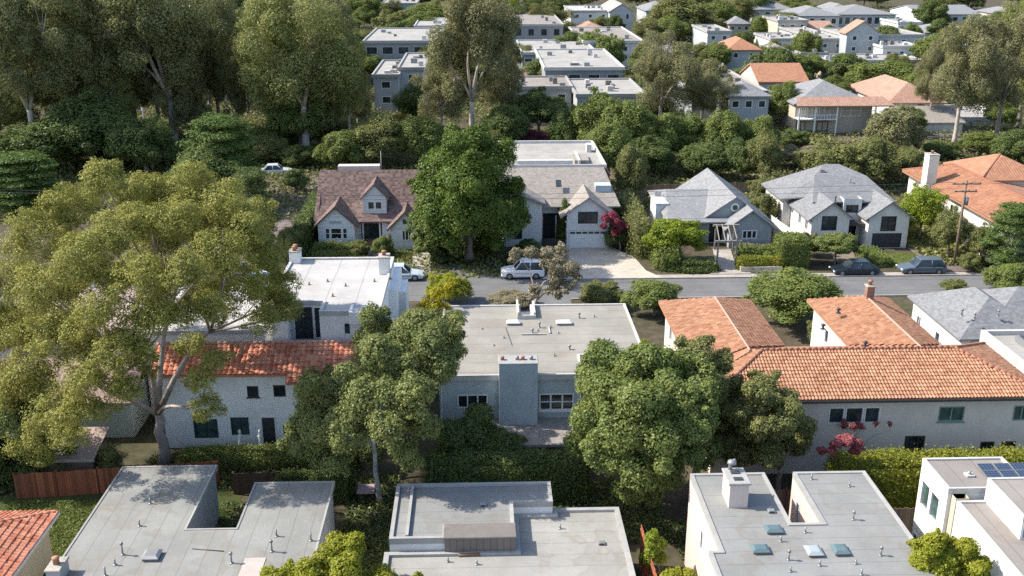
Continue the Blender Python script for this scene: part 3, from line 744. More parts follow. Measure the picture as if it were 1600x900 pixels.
m = MB(); m.box(-3.95, -3.8, 44.5, 49.5, 4.1, 4.3); m.out('roof_kerb', RIMG, ru)
for px, py, hh, z in ((700, 878, .25, 3.35), (745, 882, .25, 3.35), (875, 826, .25, 3.35)):
    a, b = W(px, py, z); vent_pipe(rl, a, b, z, hh, .06, False)
a, b = W(733, 869, 3.35); m = MB(); m.tube([(a - .55, b, 3.45), (a + .55, b + .02, 3.45)], .08, 8); m.out('roof_pipe', plain("rusty pipe", (.2, .12, .07), .8), rl)
# ---- two-storey flat roof with chimney, right of centre
h = thing('flat_roof_house', 'two-storey pinkish stucco house with grey flat roof, square chimney and three skylights', 'house', (15.6, 42, 0))
P = [(11.0, 31), (20.35, 31), (20.35, 47.1), (16.5, 47.1), (16.5, 42.2), (14.9, 42.2), (14.9, 47.1), (11.0, 47.1)]
P = [(10.45, 31), (20.9, 31), (20.9, 38.4), (20.35, 38.4), (20.35, 47.1), (16.5, 47.1), (16.5, 42.2), (14.95, 42.2), (14.95, 47.1), (11.0, 47.1), (11.0, 40.0), (10.45, 40.0)]
walls(h, P, 0, 5.85, WPK, {9: [('win', 3.2, 3.6, .5, 1.2, {'n': 1}), ('win', 5.0, .8, 1.0, 1.5, {'n': 1})], 11: [('win', .8, 3.4, .8, 1.3, {'n': 1}), ('win', 2.6, 3.4, .8, 1.3, {'n': 1}), ('win', 1, .6, 1.2, 1.5, {})],
     5: [('win', 1.0, 3.6, .55, 1.4, {'n': 1}), ('win', 3.0, 3.4, .8, 1.6, {'n': 1})]})
r = flat_roof(h, P, 6.0, MGREX, RIMG, .07, .18)
c = chimney(h, 12.25, 13.2, 43.75, 45.2, 5.9, 7.3, WPK, 0, False)
m = MB(); m.bev(12.17, 13.28, 43.67, 45.28, 7.3, 7.42); m.out('cap', RIMG, c)
for yy in (44.1, 44.75):
    m = MB(); m.box(12.5, 12.95, yy - .14, yy + .14, 7.42, 7.47); m.out('flue_opening', DARKM, c)
m = MB(); m.tube([(12.55, 45.1, 7.4), (12.55, 45.1, 7.8), (12.8, 45.1, 7.95)], .1, 8); m.lathe(12.6, 45.05, [(.1, 7.75), (.24, 7.78), (.2, 7.92), (.05, 7.98)], 10); m.out('cowl', GREYM, c)
SKB = plain("blue green skylight plastic", (.10, .15, .165), .35)
for px, py, w_, d_, mt in ((1208, 830, .36, .28, SKB), (1187, 861, .36, .28, SKB), (1271, 864, .32, .36, None), (1312, 862, .32, .36, SKB)):
    a, b = W(px, py, 6.0); skylight(r, a - w_, a + w_, b - d_, b + d_, 6.0, .24, mt, RIMD)
for px, py, hh in ((1268, 749, .3), (1327, 760, .25), (1333, 812, .4), (1258, 832, .3), (1220, 846, .3), (1232, 875, .45), (1281, 884, .3), (1376, 868, .4), (1235, 893, .25), (1346, 898, .3), (1337, 881, .2), (1203, 797, .2)):
    a, b = W(px, py, 6.0); vent_pipe(r, a, b, 6.0, hh, .055, hh > .35)
# ---- white block house with solar panels, right edge
h = thing('white_house', 'white block house with brown flat roofs and solar panels at the right edge', 'house', (27, 41, 0))
GW = {'glass': GLASSG}
walls(h, rect(22.75, 26.9, 42.75, 45.8), 0, 7.4, WST, {3: [('win', .35, 5.0, .95, 1.5, {'n': 1, **GW}), ('win', 1.45, 5.0, .95, 1.5, {'n': 1, **GW}), ('win', .2, 1.6, .7, 1.7, {'n': 1, **GW}), ('win', 1.05, 1.6, .8, 1.7, {'n': 1, **GW}), ('win', 2.0, 1.6, .6, 1.7, {'n': 1, **GW})]}, name='rear_wall')
flat_roof(h, rect(22.75, 26.9, 42.75, 45.8), 7.4, MBRN, RIMW, .1, .14)
walls(h, rect(22.95, 23.6, 42.3, 42.75), 0, 7.2, WBG, name='recess_wall')
walls(h, rect(23.0, 32, 36.0, 42.28), 0, 7.0, WST, {3: [('win', .5, 4.6, 1.1, .22, {'n': 1}), ('win', 2.0, 3.4, .45, .8, {'n': 1, **GW}), ('win', 3.3, 2.9, .4, .6, {'n': 1, **GW}), ('win', 4.4, 1.2, .55, 1.2, {'n': 1, **GW}), ('win', 5.1, 1.2, .6, 1.2, {'n': 1, **GW})]}, name='side_wall')
rr = flat_roof(h, rect(23.0, 32, 36.0, 42.28), 7.0, MBRN, RIMW, .1, .14)
walls(h, rect(24.4, 32.1, 39.0, 42.4), 7.0, 8.2, WST, name='upper_wall')
flat_roof(h, rect(24.4, 32.1, 39.0, 42.4), 8.2, MBRN, RIMW, .06, .12)
m = MB(); m.box(24.45, 32.1, 38.93, 38.995, 7.15, 8.1); m.out('grey_fascia', plain("blue grey cladding", (.22, .25, .29), .6), h)
PV = bpy.data.materials.new("photovoltaic cells"); t, b_, o_ = nodes(PV); p_ = pos(t); s = t.nodes.new("ShaderNodeSeparateXYZ"); t.links.new(p_, s.inputs[0])
g1 = math_n(t, 'LESS_THAN', math_n(t, 'FRACT', math_n(t, 'DIVIDE', s.outputs[0], .16)), .1); g2 = math_n(t, 'LESS_THAN', math_n(t, 'FRACT', math_n(t, 'DIVIDE', s.outputs[1], .16)), .1)
t.links.new(mixc(t, math_n(t, 'MAXIMUM', g1, g2), (.02, .035, .075), (.12, .14, .18)), b_.inputs["Base Color"]); b_.inputs["Roughness"].default_value = .15
for i in range(7):
    for j in range(3):
        xa, ya = 25.05 + i * .84, 43.0 + j * .62; za = 7.5 + j * .06
        m = MB(); m.slab([(xa, ya, za), (xa + .8, ya, za), (xa + .8, ya + .58, za + .06), (xa, ya + .58, za + .06)], .04); f = m.out('solar_panel', GREYM, h)
        m = MB(); m.slab([(xa + .03, ya + .03, za + .012), (xa + .77, ya + .03, za + .012), (xa + .77, ya + .55, za + .066), (xa + .03, ya + .55, za + .066)], .03); m.out('cells', PV, f)
vent_pipe(h, 24.4, 44.1, 7.4, .25, .1, False)
m = MB(); m.box(24.2, 24.6, 43.9, 44.3, 7.38, 7.5); m.out('vent_base', RIMW, h)

# ================================================================== SECOND ROW
# ---- white spanish house with red tiled lean-to roof
h = thing('white_house', 'two-storey white stucco house with red barrel tile roof behind the tall gum tree', 'house', (-14.4, 64, 0))
DG = plain("dark green frame", (.03, .07, .06), .5)
ops = {0: [('win', 6.0, 3.75, .75, .8, {'n': 1, 'frame': DARKM, 'sill': True}), ('win', 7.75, 3.75, .8, .85, {'n': 1, 'frame': DARKM, 'arch': True}), ('win', 9.35, 3.4, 1.25, 1.2, {'frame': DG, 'glass': GLASSG}),
           ('win', 2.2, .75, 1.6, 1.4, {'frame': DG, 'glass': GLASSG}), ('win', 4.7, .95, 1.2, 1.3, {'frame': DG, 'glass': GLASSG}), ('door', 6.8, .15, .85, 2.05, {'mat': DARKM}), ('win', 8.2, .95, .55, .65, {'n': 2, 'rows': 2, 'frame': DARKM, 'arch': True}),
           ('win', 11.2, .9, 1.2, 1.2, {'frame': DG, 'glass': GLASSG})]}
walls(h, rect(-21.7, -7.3, 62.3, 64.6), -.1, 5.5, stucco("bright white stucco", (.82, .82, .80), .12), ops)
m = MB(); tl = [(-22.0, 61.9, 5.55), (-7.1, 61.9, 5.55), (-7.1, 64.4, 6.75), (-22.0, 64.4, 6.75)]; m.slab(tl, .16); m.slab([(-7.1, 64.95, 6.6), (-22.0, 64.95, 6.6), (-22.0, 64.4, 6.75), (-7.1, 64.4, 6.75)], .16); r = m.out('roof', REDT, h)
m = MB(); clay(m, tl, .36, .42, .075, .03, 6); m.out('roof_tiles', REDT, r)
m = MB(); ridge_caps(m, (-22, 64.4, 6.8), (-7.1, 64.4, 6.8)); m.out('ridge_tiles', plain("pale ridge tiles", (.42, .27, .21), .8), r)
m = MB(); m.slab([(-12.9, 61.3, 5.15), (-10.7, 61.3, 5.15), (-10.4, 63, 6.3), (-11.4, 63, 6.5), (-12.6, 63, 6.3)], .12); clay(m, [(-12.9, 61.3, 5.17), (-10.7, 61.3, 5.17), (-10.7, 63, 6.3), (-12.9, 63, 6.3)], .36, .42, .07, .02, 6); m.out('hood_roof', REDT, r)
# side house hidden left behind the gum tree
h = thing('garden_house', 'pale green stucco cottage glimpsed under the tall gum tree at left', 'house', (-29, 66, 0))
walls(h, rect(-36, -24.2, 64, 71), 0, 3.0, stucco("pale green stucco", (.50, .55, .48), .3), {0: [('win', 2, 1, 1.3, 1.2, {}), ('win', 7, 1, 1.2, 1.2, {})]})
m = MB(); gable(m, -36, -24.2, 64, 71, 3.0, 4.6, 'x'); m.out('roof', shingle("pinkish grey shingles", (.34, .25, .22), .2), h)
h = thing('garden_house', 'pinkish roofed bungalow glimpsed through the gum tree crown', 'house', (-30, 80, 0))
walls(h, rect(-40, -20, 76, 86), 0, 3.2, WPK, {0: [('win', 4, 1, 1.6, 1.3, {}), ('win', 12, 1, 1.6, 1.3, {})]})
m = MB(); hip(m, -40, -20, 76, 86, 3.2, 5.2); m.out('roof', shingle("dusty pink shingles", (.40, .31, .29), .2), h)
# garden shed with slatted roof
h = thing('garden_shed', 'small shed with weathered slatted roof behind the red-brown fence', 'shed', (-26.0, 58.6, 0))
walls(h, rect(-27.9, -24.6, 57.6, 60.2), 0, 1.9, plain("shed boards", (.2, .13, .09), .8))
m = MB(); m.slab([(-28.1, 57.3, 1.95), (-24.4, 57.3, 1.95), (-24.4, 60.5, 2.6), (-28.1, 60.5, 2.6)], .1)
r = m.out('roof', boards("weathered roof boards", (.36, .27, .22), 0, .3, .6, .2), h)
m = MB(); m.box(-28.15, -24.35, 57.22, 57.3, 1.8, 2.0); m.out('fascia', CONC, r)
# ---- white modern house with recess and roof terrace
h = thing('modern_house', 'white modern flat-roofed house with tall recessed glazing above red tiles', 'house', (-10.8, 72, 0))
WM = stucco("pure white render", (.80, .80, .79), .08)
zt = 8.6
P = [(-14.3, 65.2), (-13.3, 65.2), (-13.3, 67.3), (-11.05, 67.3), (-11.05, 65.2), (-6.9, 65.2), (-6.9, 77.5), (-15.0, 77.5), (-15.0, 70), (-14.3, 70)]
walls(h, P, 0, zt, WM, {2: [('win', .15, 5.9, 1.25, 2.4, {'n': 2, 'frame': DARKM}), ('win', 1.5, 5.9, .6, 2.4, {'n': 1})], 5: [('win', 1.2, 6.6, .9, .8, {'n': 1}), ('win', 7, 4.5, 1.3, 1.2, {})], 4: [('win', 1.6, 7.0, .5, .9, {'n': 1})]})
r = flat_roof(h, P, zt, MWHT, RIMW, .16, .2)
chimney(h, -7.7, -6.95, 73.4, 74.5, zt - .1, zt + 1.3, WM, 1); chimney(h, -15.0, -14.2, 76.4, 77.4, zt - .1, zt + .9, WM, 2)
m = MB(); m.box(-9.0, -7.3, 64.85, 66.4, 7.9, 8.78); m.out('light_box', WM, h)
m = MB(); m.box(-8.8, -7.5, 65.0, 66.2, 8.78, 8.83); m.out('grey_rooflight', plain("slate rooflight", (.20, .21, .23), .4), h)
m = MB(); m.box(-6.9, -6.3, 71.8, 77.3, 0, 7.9); m.box(-6.3, -5.8, 74, 77, 0, 7.0); m.out('side_buttress', WM, h)
for px, py in ((540, 447), (512, 440), (585, 440), (610, 436), (483, 445), (520, 463), (470, 444)):
    a, b = W(px, py, zt); vent_pipe(r, a, b, zt, .22, .07, False, plain("brown vent", (.25, .17, .12), .8))
# lower white wing further left, seen through the gum tree
h = thing('white_house', 'white flat-roofed wing glimpsed through the right side of the gum tree crown', 'house', (-19.5, 72, 0))
walls(h, rect(-24, -15.4, 67.5, 77), 0, 6.4, WM, {0: [('win', 2, 3.6, 1.3, 1.2, {}), ('win', 5.5, 3.6, 1.3, 1.2, {})]}); flat_roof(h, rect(-24, -15.4, 67.5, 77), 6.4, MWHT, RIMW)
# ---- blue grey house in the centre
h = thing('blue_house', 'blue-grey stucco house with wide tan flat roof and broad front chimney', 'house', (4.2, 66, 0))
P = [(-2.75, 60.2), (6.55, 60.2), (6.55, 63.4), (11.05, 63.4), (11.05, 73.2), (3.9, 73.2), (3.9, 70.6), (2.9, 70.6), (2.9, 73.2), (-2.75, 73.2)]
w3 = {'n': 3, 't': .09}
walls(h, P, 0, 5.75, WBL, {0: [('win', 1.15, 3.7, 2.0, 1.0, w3), ('win', 6.5, 3.45, 2.3, 1.25, {'n': 3, 'rows': 2, 't': .1, 'sill': True}), ('win', 1.2, .7, 2.0, 1.4, w3)], 2: [('win', .8, 4.35, 1.7, .95, {'n': 3, 'sill': True, 't': .08}), ('win', 2.4, .9, 1.4, 1.3, {})]})
r = flat_roof(h, P, 6.0, MTAN, RIMW, .1, .16, oh=.12, th=.28)
c = chimney(h, 1.12, 3.6, 59.3, 60.6, -.05, 7.2, WBL, 0, False)
m = MB(); m.bev(1.08, 3.64, 59.26, 60.64, 7.2, 7.26); m.out('cap', RIMG, c)
for i, xx in enumerate((1.35, 2.3, 2.65, 3.2)):
    m = MB(); m.lathe(xx, 59.9, [(.13, 7.26), (.11, 7.36), (.15, 7.44), (.09, 7.5)], 9); m.out('flue_pot', (plain("clay pot", (.32, .16, .1), .8), GREYM)[i % 2], c)
for px, w_ in ((802, .45), (881, .52)):
    a, b = W(px, 507, 6.0); skylight(r, a - w_, a + w_, b - .2, b + .3, 6.0, .3, plain("white acrylic", (.62, .66, .68), .3))
m = MB(); m.box(2.72, 2.86, 70.4, 73.2, 6.0, 6.55); m.box(3.94, 4.08, 70.6, 73.2, 6.0, 6.45); m.box(2.72, 4.08, 70.38, 70.52, 6.0, 6.3); m.out('lightwell_kerb', RIMW, r)
for px, py, hh in ((843, 512, .35), (905, 497, .35), (928, 495, .2), (840, 517, .15), (832, 520, .25), (943, 537, .35), (951, 538, .35), (955, 537, .2), (890, 546, .25), (866, 556, .2), (860, 512, .2), (872, 521, .15), (753, 514, .12), (771, 540, .12), (787, 528, .15)):
    a, b = W(px, py, 6.0); vent_pipe(r, a, b, 6.0, hh, .07, hh > .22)
m = MB(); m.box(2.9, 4.6, 67.2, 67.28, 6.02, 6.1); m.box(4.9, 4.98, 67.4, 68.6, 6.02, 6.1); m.out('conduit', RIMW, r)
m = MB(); m.slab([(.6, 56.9, 2.7), (6.5, 56.9, 2.7), (6.5, 60.18, 2.95), (.6, 60.18, 2.95)], .18); m.out('porch_roof', RTAUP, h)
m = MB(); [m.box(xx, xx + .14, 57.1, 57.24, 0, 2.55) for xx in (.8, 3.4, 6.2)]; m.out('porch_frame', RIMW, h)
m = MB(); m.box(6.1, 6.2, 60.0, 60.18, 2.95, 3.9); m.out('downpipe', RIMW, h)

# ---- terracotta L-plan mansion
h = thing('tiled_mansion', 'long stucco mansion with terracotta tiled hip roofs and two rear wings', 'house', (25, 61, 0))
ze, zr = 5.6, 7.0
CRB = stucco("warm beige stucco", (.66, .59, .51), .25)
walls(h, rect(14.7, 35.3, 57.5, 65.2), 0, 5.45, CRB, {0: [('win', 7.35, 3.55, 1.0, 1.15, {'n': 1}), ('win', 8.42, 3.55, 1.15, 1.15, {'n': 1}), ('win', 9.65, 3.55, 1.0, 1.15, {'n': 1}), ('win', 14.45, 3.6, 1.65, 1.05, {'frame': plain("sage frame", (.2, .27, .24), .5), 'glass': GLASSG, 'sill': True}),
     ('win', 19.3, 3.6, 1.1, 1.05, {'frame': plain("sage frame", (.2, .27, .24), .5), 'glass': GLASSG}), ('win', 12.5, 1.1, 1.3, 1.5, {'n': 3, 'rows': 3, 'frame': DARKM, 'arch': True}), ('win', 17.5, .9, .9, 1.2, {'frame': DARKM}), ('win', 18.9, .9, .9, 1.2, {'frame': DARKM})],
     1: [('win', 3, 3.3, 1.2, 1.1, {})]})
walls(h, rect(14.7, 20.9, 65.25, 75.0), 0, 5.4, CRB, {3: [('win', 2, 3.2, .9, 1.2, {}), ('win', 6, 3.2, .9, 1.2, {})]}, name='wing_wall')
walls(h, rect(26.6, 32.2, 65.25, 75.0), 0, 5.4, stucco("cream white stucco", (.7, .66, .58), .3), {3: [('win', 3, 3.2, .8, 1.2, {'n': 1})], 1: [('win', 3, 3.2, .8, 1.2, {})]}, name='wing_wall')
o = .5; A = (14.2, 57.0, 5.45); B = (35.9, 57.0, 5.45); C_ = (35.9, 65.8, 5.45); D = (14.2, 65.8, 5.45); R1 = (18.6, 61.4, zr); R2 = (31.5, 61.4, zr)
m = MB(); m.slab([A, B, R2, R1], .18); m.slab([C_, D, R1, R2], .18); m.slab([D, A, R1], .18); m.slab([B, C_, R2], .18)
W1 = [(14.2, 62.2, 5.45), (17.85, 61.6, 6.97), (17.85, 72.0, 6.97), (14.2, 75.5, 5.45)]
for xa, xb in ((14.17, 21.5), (26.1, 32.7)):
    xm = (xa + xb) / 2; zz = 6.93
    m.slab([(xa, 75.5, 5.43), (xa, 60.0, 5.43), (xm, 61.6, zz), (xm, 72.0, zz)], .18); m.slab([(xb, 60.0, 5.43), (xb, 75.5, 5.43), (xm, 72.0, zz), (xm, 61.6, zz)], .18); m.slab([(xb, 75.5, 5.43), (xa, 75.5, 5.43), (xm, 72.0, zz)], .18)
r = m.out('roof', TERRA, h)
m = MB(); clay(m, [A, B, R2, R1], .22, .33, .075, .03, 4); clay(m, [D, A, R1], .22, .33, .055, .03, 4); clay(m, [B, C_, R2], .22, .33, .055, .03, 4)
for xa, xb in ((14.17, 21.5), (26.1, 32.7)):
    xm = (xa + xb) / 2; clay(m, [(xa, 75.5, 5.43), (xa, 65.9 if xa > 20 else 62.0, 5.43), (xm, 62.2, 6.93), (xm, 72.0, 6.93)], .22, .33, .055, .03, 4); clay(m, [(xb, 65.9, 5.43), (xb, 75.5, 5.43), (xm, 72.0, 6.93), (xm, 62.2, 6.93)], .22, .33, .055, .03, 4)
m.out('roof_tiles', TERRN, r)
m = MB()
for a, b in ((A, R1), (R1, R2), (B, R2), (C_, R2)): ridge_caps(m, (a[0], a[1], a[2] + .06), (b[0], b[1], b[2] + .06))
m.out('ridge_tiles', plain("dark ridge tiles", (.30, .13, .08), .8), r)
for xa, xb in ((14.17, 21.5), (26.1, 32.7)): xm = (xa + xb) / 2; m = MB(); ridge_caps(m, (xm, 61.6, 6.96), (xm, 72, 6.96), .07); m.out('wing_ridge_tiles', plain("pale ridge tiles", (.42, .27, .21), .8), r)
m = MB(); m.box(14.15, 35.95, 56.88, 56.98, 5.28, 5.42); m.out('gutter', DARKM, r)
for px, py in ((1310, 487), (1352, 539), (1286, 512), (1135, 492)):
    a, b = W(px, py, 6.4); vent_pipe(r, a, b, 6.3, .3, .11, True, DARKM)
a, b = W(1359, 455, 7.5); chimney(h, a - .28, a + .28, b - .25, b + .3, 5.5, 7.9, BRICK, 1)
# ---- grey shingled house with white walls, right
h = thing('grey_roof_house', 'white-walled house with grey shingle hip roofs beyond the tiled mansion, right edge', 'house', (41, 74, 0))
walls(h, rect(36.6, 41, 70.3, 79.3), 0, 4.2, WST, {3: [('win', 1, 1.9, .8, 1.1, {}), ('win', 4.6, 2.0, .8, 1.0, {'n': 1})], 0: [('win', 2, 1.8, 1.2, 1.2, {'n': 1})]})
walls(h, rect(41.02, 50, 71.5, 79.3), 0, 4.2, WST, name='wing_wall')
m = MB(); hip(m, 36.6, 43.2, 70.3, 79.3, 4.4, 6.2, .45, axis='y'); hip(m, 38.5, 52, 70.6, 79.6, 4.42, 6.5, .4, axis='x'); r = m.out('roof', RSLAT, h)
chimney(h, 42.2, 42.9, 70.5, 71.4, 4.5, 7.2, WST, 0)
for px, py in ((1503, 489), (1523, 495), (1580, 472), (1560, 490)): a, b = W(px, py, 5.6); vent_pipe(r, a, b, 5.4, .45, .08, True)
h = thing('white_house', 'white walled flat-roofed annexe with roof curb in front of the grey shingled house', 'house', (40, 65.5, 0))
walls(h, rect(37.4, 46, 61.5, 69.3), 0, 4.8, WST, {3: [('win', 2, 2.6, .8, 1.2, {}), ('win', 5, 2.6, .8, 1.2, {})]}); r = flat_roof(h, rect(37.4, 46, 61.5, 69.3), 4.8, MSTO, RIMW, .35, .3)
m = MB(); m.box(39.2, 41.6, 65.6, 67.8, 4.8, 5.3); q = m.out('roof_unit', GREYM, r); m = MB(); [m.box(39.4 + k * .55, 39.75 + k * .55, 65.8, 67.6, 5.3, 5.36) for k in range(4)]; m.out('vent_grille', DARKM, q)

# extra fittings on the nearest roofs and walls
def cable(root, pts, z, name='cable', r=.02):
    m = MB(); m.tube([(*W(px, py, z), z + .03) for px, py in pts], r, 5); return m.out(name, DARKM, root)
def roofbox(root, px, py, z, w, d, hh, mat, name='roof_unit'):
    a, b = W(px, py, z); m = MB(); m.bev(a - w / 2, a + w / 2, b - d / 2, b + d / 2, z, z + hh, .04); o = m.out(name, mat, root)
    m = MB(); [m.box(a - w / 2 + .06, a + w / 2 - .06, b - d / 2 - .012, b - d / 2 + .01, z + hh * k, z + hh * k + .03) for k in (.25, .45, .65)]; m.out('louvre', DARKM, o)
byn = {o.get("label", ""): o for o in bpy.data.objects if o.type == 'EMPTY'}
def find(txt): return [o for l, o in byn.items() if txt in l][0]
hA, hB, hC, hD = find('U-shaped grey'), find('stepped white-grey'), find('three skylights'), find('wide tan flat roof')
cable(hA, [(300, 858), (350, 862)], 3.5); cable(hD, [(790, 512), (800, 540)], 6.0)
for px, py, zz, rt in ((1205, 800, 6.0, hC), (755, 790, 4.1, hB), (940, 850, 3.35, hB)): roofbox(rt, px, py, zz, .35, .3, .14, GREYM)
for rt, x_, y_, z0_, z1_ in ((hD, 6.45, 60.14, .1, 5.6), (hD, 10.9, 63.34, .1, 5.6), (hD, -2.6, 60.14, .1, 5.6)):
    m = MB(); m.tube([(x_, y_, z0_), (x_, y_, z1_)], .05, 7); m.out('downpipe', RIMW, rt)
hE, hF = find('red barrel tile roof behind'), find('long stucco mansion')
for rt, x_, y_, z1_ in ((hE, -21.5, 62.24, 5.3),):
    m = MB(); m.tube([(x_, y_, .1), (x_, y_, z1_)], .05, 7); m.out('downpipe', GREYM, rt)
m = MB(); m.box(-10.6, -10.2, 62.15, 62.28, 1.0, 1.6); m.out('meter_box', GREYM, hE); m = MB(); m.lathe(-9.6, 62.2, [(.1, 3.0), (.14, 3.02), (.14, 3.2), (.05, 3.25)], 8); m.out('wall_lamp', DARKM, hE)
m = MB(); m.box(30.2, 30.6, 57.35, 57.48, 1.2, 1.8); m.out('meter_box', GREYM, hF)

# ================================================================== ACROSS THE STREET
# ---- white cottage with brown shake roof
h = thing('cottage', 'white shingled cottage with brown shake roof, front gable and central dormer', 'house', (-12.4, 111, 0))
WG = {'frame': WHITE, 't': .09}
# left front gable, main body, right entry gable
walls(h, rect(-17.9, -13.9, 108.5, 112), .0, 3.1, WSH, {0: [('win', .75, 1.15, .55, 1.3, {'n': 1, 'rows': 2, **WG}), ('win', 1.36, 1.15, 1.25, 1.3, {'n': 1, 'rows': 2, **WG}), ('win', 2.67, 1.15, .55, 1.3, {'n': 1, 'rows': 2, **WG}), ]},
      gables=[[(-17.9, 108.5, 3.1), (-13.9, 108.5, 3.1), (-15.9, 108.5, 4.75)]], name='front_wall')
m = MB(); m.box(-16.6, -15.3, 108.42, 108.495, 3.02, 3.22); m.out('vent_louvre', RIMG, h)
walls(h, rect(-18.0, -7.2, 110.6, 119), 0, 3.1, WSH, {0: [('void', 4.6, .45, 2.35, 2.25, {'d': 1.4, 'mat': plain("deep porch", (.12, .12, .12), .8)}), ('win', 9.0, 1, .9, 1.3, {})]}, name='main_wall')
m = MB(); m.box(-13.4, -11.0, 110.3, 110.6, .0, .44); m.box(-13.0, -11.4, 109.6, 110.3, .0, .3); m.box(-13.0, -11.4, 109.0, 109.6, .0, .15); m.out('steps', BRICK, h)
m = MB(); m.box(-13.25, -13.1, 110.4, 110.55, .44, 2.7); m.box(-11.35, -11.2, 110.4, 110.55, .44, 2.7); m.out('porch_post', WHITE, h)
m = MB(); m.box(-12.6, -11.7, 111.9, 111.98, .46, 2.3); m.out('door', plain("dark green door", (.03, .05, .045), .5), h)
walls(h, rect(-9.9, -6.6, 108.2, 111), 0, 2.7, WSH, {0: [('win', 1.25, 1.0, 1.1, 1.2, {'n': 3, **WG})]}, gables=[[(-9.9, 108.2, 2.7), (-6.6, 108.2, 2.7), (-8.25, 108.2, 4.2)]], name='entry_wall')
m = MB(); m.lathe(-8.25, 108.17, [(.3, 3.05), (.3, 3.06)], 4); m.box(-8.5, -8.0, 108.12, 108.19, 2.95, 3.45); m.out('attic_window', GLASS, h)
m = MB()
m.slab([(-18.6, 109.9, 2.75), (-6.7, 109.9, 2.75), (-6.7, 112.4, 4.3), (-18.6, 112.4, 4.3)], .18)
m.slab([(-18.6, 112.4, 4.3), (-6.7, 112.4, 4.3), (-7.0, 115.6, 7.4), (-18.4, 115.6, 7.4)], .18)
m.slab([(-7.0, 119.8, 3.0), (-18.4, 119.8, 3.0), (-18.4, 115.6, 7.4), (-7.0, 115.6, 7.4)], .18)
gable(m, -17.9, -13.9, 108.5, 113.5, 3.1, 4.95, 'y', .5, .2, .35); gable(m, -9.9, -6.6, 108.2, 112.5, 2.7, 4.35, 'y', .35, .18, .3)
r = m.out('roof', RBRWN, h)
m = MB(); m.face([(-18.15, 110.6, 3.1), (-18.15, 118.9, 3.1), (-18.15, 115.6, 7.0)]); m.face([(-7.05, 118.9, 3.1), (-7.05, 110.6, 3.1), (-7.05, 115.6, 7.0)]); m.out('gable_wall', WSH, h)
# bargeboards
m = MB()
for (xa, xm, xb, y, ze_, zr_) in ((-18.4, -15.9, -13.4, 108.12, 2.64, 4.95), (-10.25, -8.25, -6.25, 107.87, 2.35, 4.35)):
    for p, q in (((xa, ze_), (xm, zr_)), ((xm, zr_), (xb, ze_))):
        m.mesh([(p[0], y, p[1] - .22), (q[0], y, q[1] - .22), (q[0], y, q[1] + .02), (p[0], y, p[1] + .02), (p[0], y + .05, p[1] - .22), (q[0], y + .05, q[1] - .22), (q[0], y + .05, q[1] + .02), (p[0], y + .05, p[1] + .02)], [(0, 1, 2, 3), (7, 6, 5, 4), (4, 5, 1, 0), (3, 2, 6, 7)])
m.out('bargeboard', plain("brown bargeboard", (.12, .085, .07), .8), r)
d = walls(h, rect(-13.1, -10.5, 111.0, 114.6), 3.4, 5.55, WSH, {0: [('win', .5, 1.0 + 3.4 - .55, .78, .95, {'n': 1, **WG}), ('win', 1.34, 3.85, .78, .95, {'n': 1, **WG})]}, gables=[[(-13.1, 111.0, 5.55), (-10.5, 111.0, 5.55), (-11.8, 111.0, 6.7)]], name='dormer_wall')
m = MB(); gable(m, -13.1, -10.5, 111.0, 115.2, 5.5, 6.85, 'y', .3, .15, .3); m.out('dormer_roof', RBRWN, h)
m = MB(); m.box(-16.4, -11.6, 116.0, 117.2, 6.7, 7.75); m.out('rear_chimney_wall', plain("whitewashed brick", (.5, .46, .42), .85), h)
m = MB(); m.tube([(-11.4, 116.4, 6.8), (-11.4, 116.4, 9.4)], [.06, .04], 6); m.out('roof_mast', RIMG, h)

# ---- taupe roofed house with garage
h = thing('garage_house', 'white stucco house with taupe shingle gables over a white garage door', 'house', (9.5, 114, 0))
WGH = stucco("soft white stucco", (.70, .70, .69), .2)
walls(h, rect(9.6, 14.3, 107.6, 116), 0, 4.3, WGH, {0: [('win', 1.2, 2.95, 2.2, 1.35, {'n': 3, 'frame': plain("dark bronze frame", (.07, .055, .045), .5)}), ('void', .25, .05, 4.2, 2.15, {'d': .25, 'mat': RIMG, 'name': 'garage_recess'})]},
      gables=[[(9.6, 107.6, 4.3), (14.3, 107.6, 4.3), (11.95, 107.6, 5.8)]], name='garage_wall')
m = MB(); m.box(9.88, 14.02, 107.72, 107.8, .06, 1.72); m.box(9.88, 14.02, 107.72, 107.8, 1.98, 2.18)
for k in range(7): xx = 9.88 + k * (4.14 - .1) / 6; m.box(xx, xx + .1, 107.72, 107.8, 1.72, 1.98)
for k in range(3): m.box(9.95, 13.95, 107.69, 107.72, .2 + k * .5, .6 + k * .5)
g = m.out('garage_door', WHITE, h); m = MB(); m.box(9.9, 14.0, 107.82, 107.84, 1.7, 2.0); m.out('door_glazing', GLASS, g)
walls(h, rect(2.6, 6.9, 108.8, 116), 0, 5.0, WGH, {0: [('win', 1.2, .9, .9, 2.6, {'n': 1, 'rows': 2, 'frame': DARKM, 'arch': True})]}, gables=[[(2.6, 108.8, 5.0), (6.9, 108.8, 5.0), (6.9, 108.8, 5.05), (2.6, 108.8, 6.8)]], name='tower_wall')
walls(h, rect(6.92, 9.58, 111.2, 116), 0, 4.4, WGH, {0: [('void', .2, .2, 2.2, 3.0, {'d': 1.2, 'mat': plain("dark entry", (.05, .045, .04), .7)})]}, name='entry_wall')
m = MB(); m.tube([(7.0, 110.3, 0), (7.0, 110.3, 3.4)], .12, 8); m.tube([(8.6, 110.3, 0), (8.6, 110.3, 3.2)], .1, 8); m.out('entry_column', plain("pinkish column", (.5, .38, .34), .8), h)
m = MB(); m.box(6.95, 9.7, 108.6, 108.75, 0, .9); m.out('entry_parapet', DARKM, h)
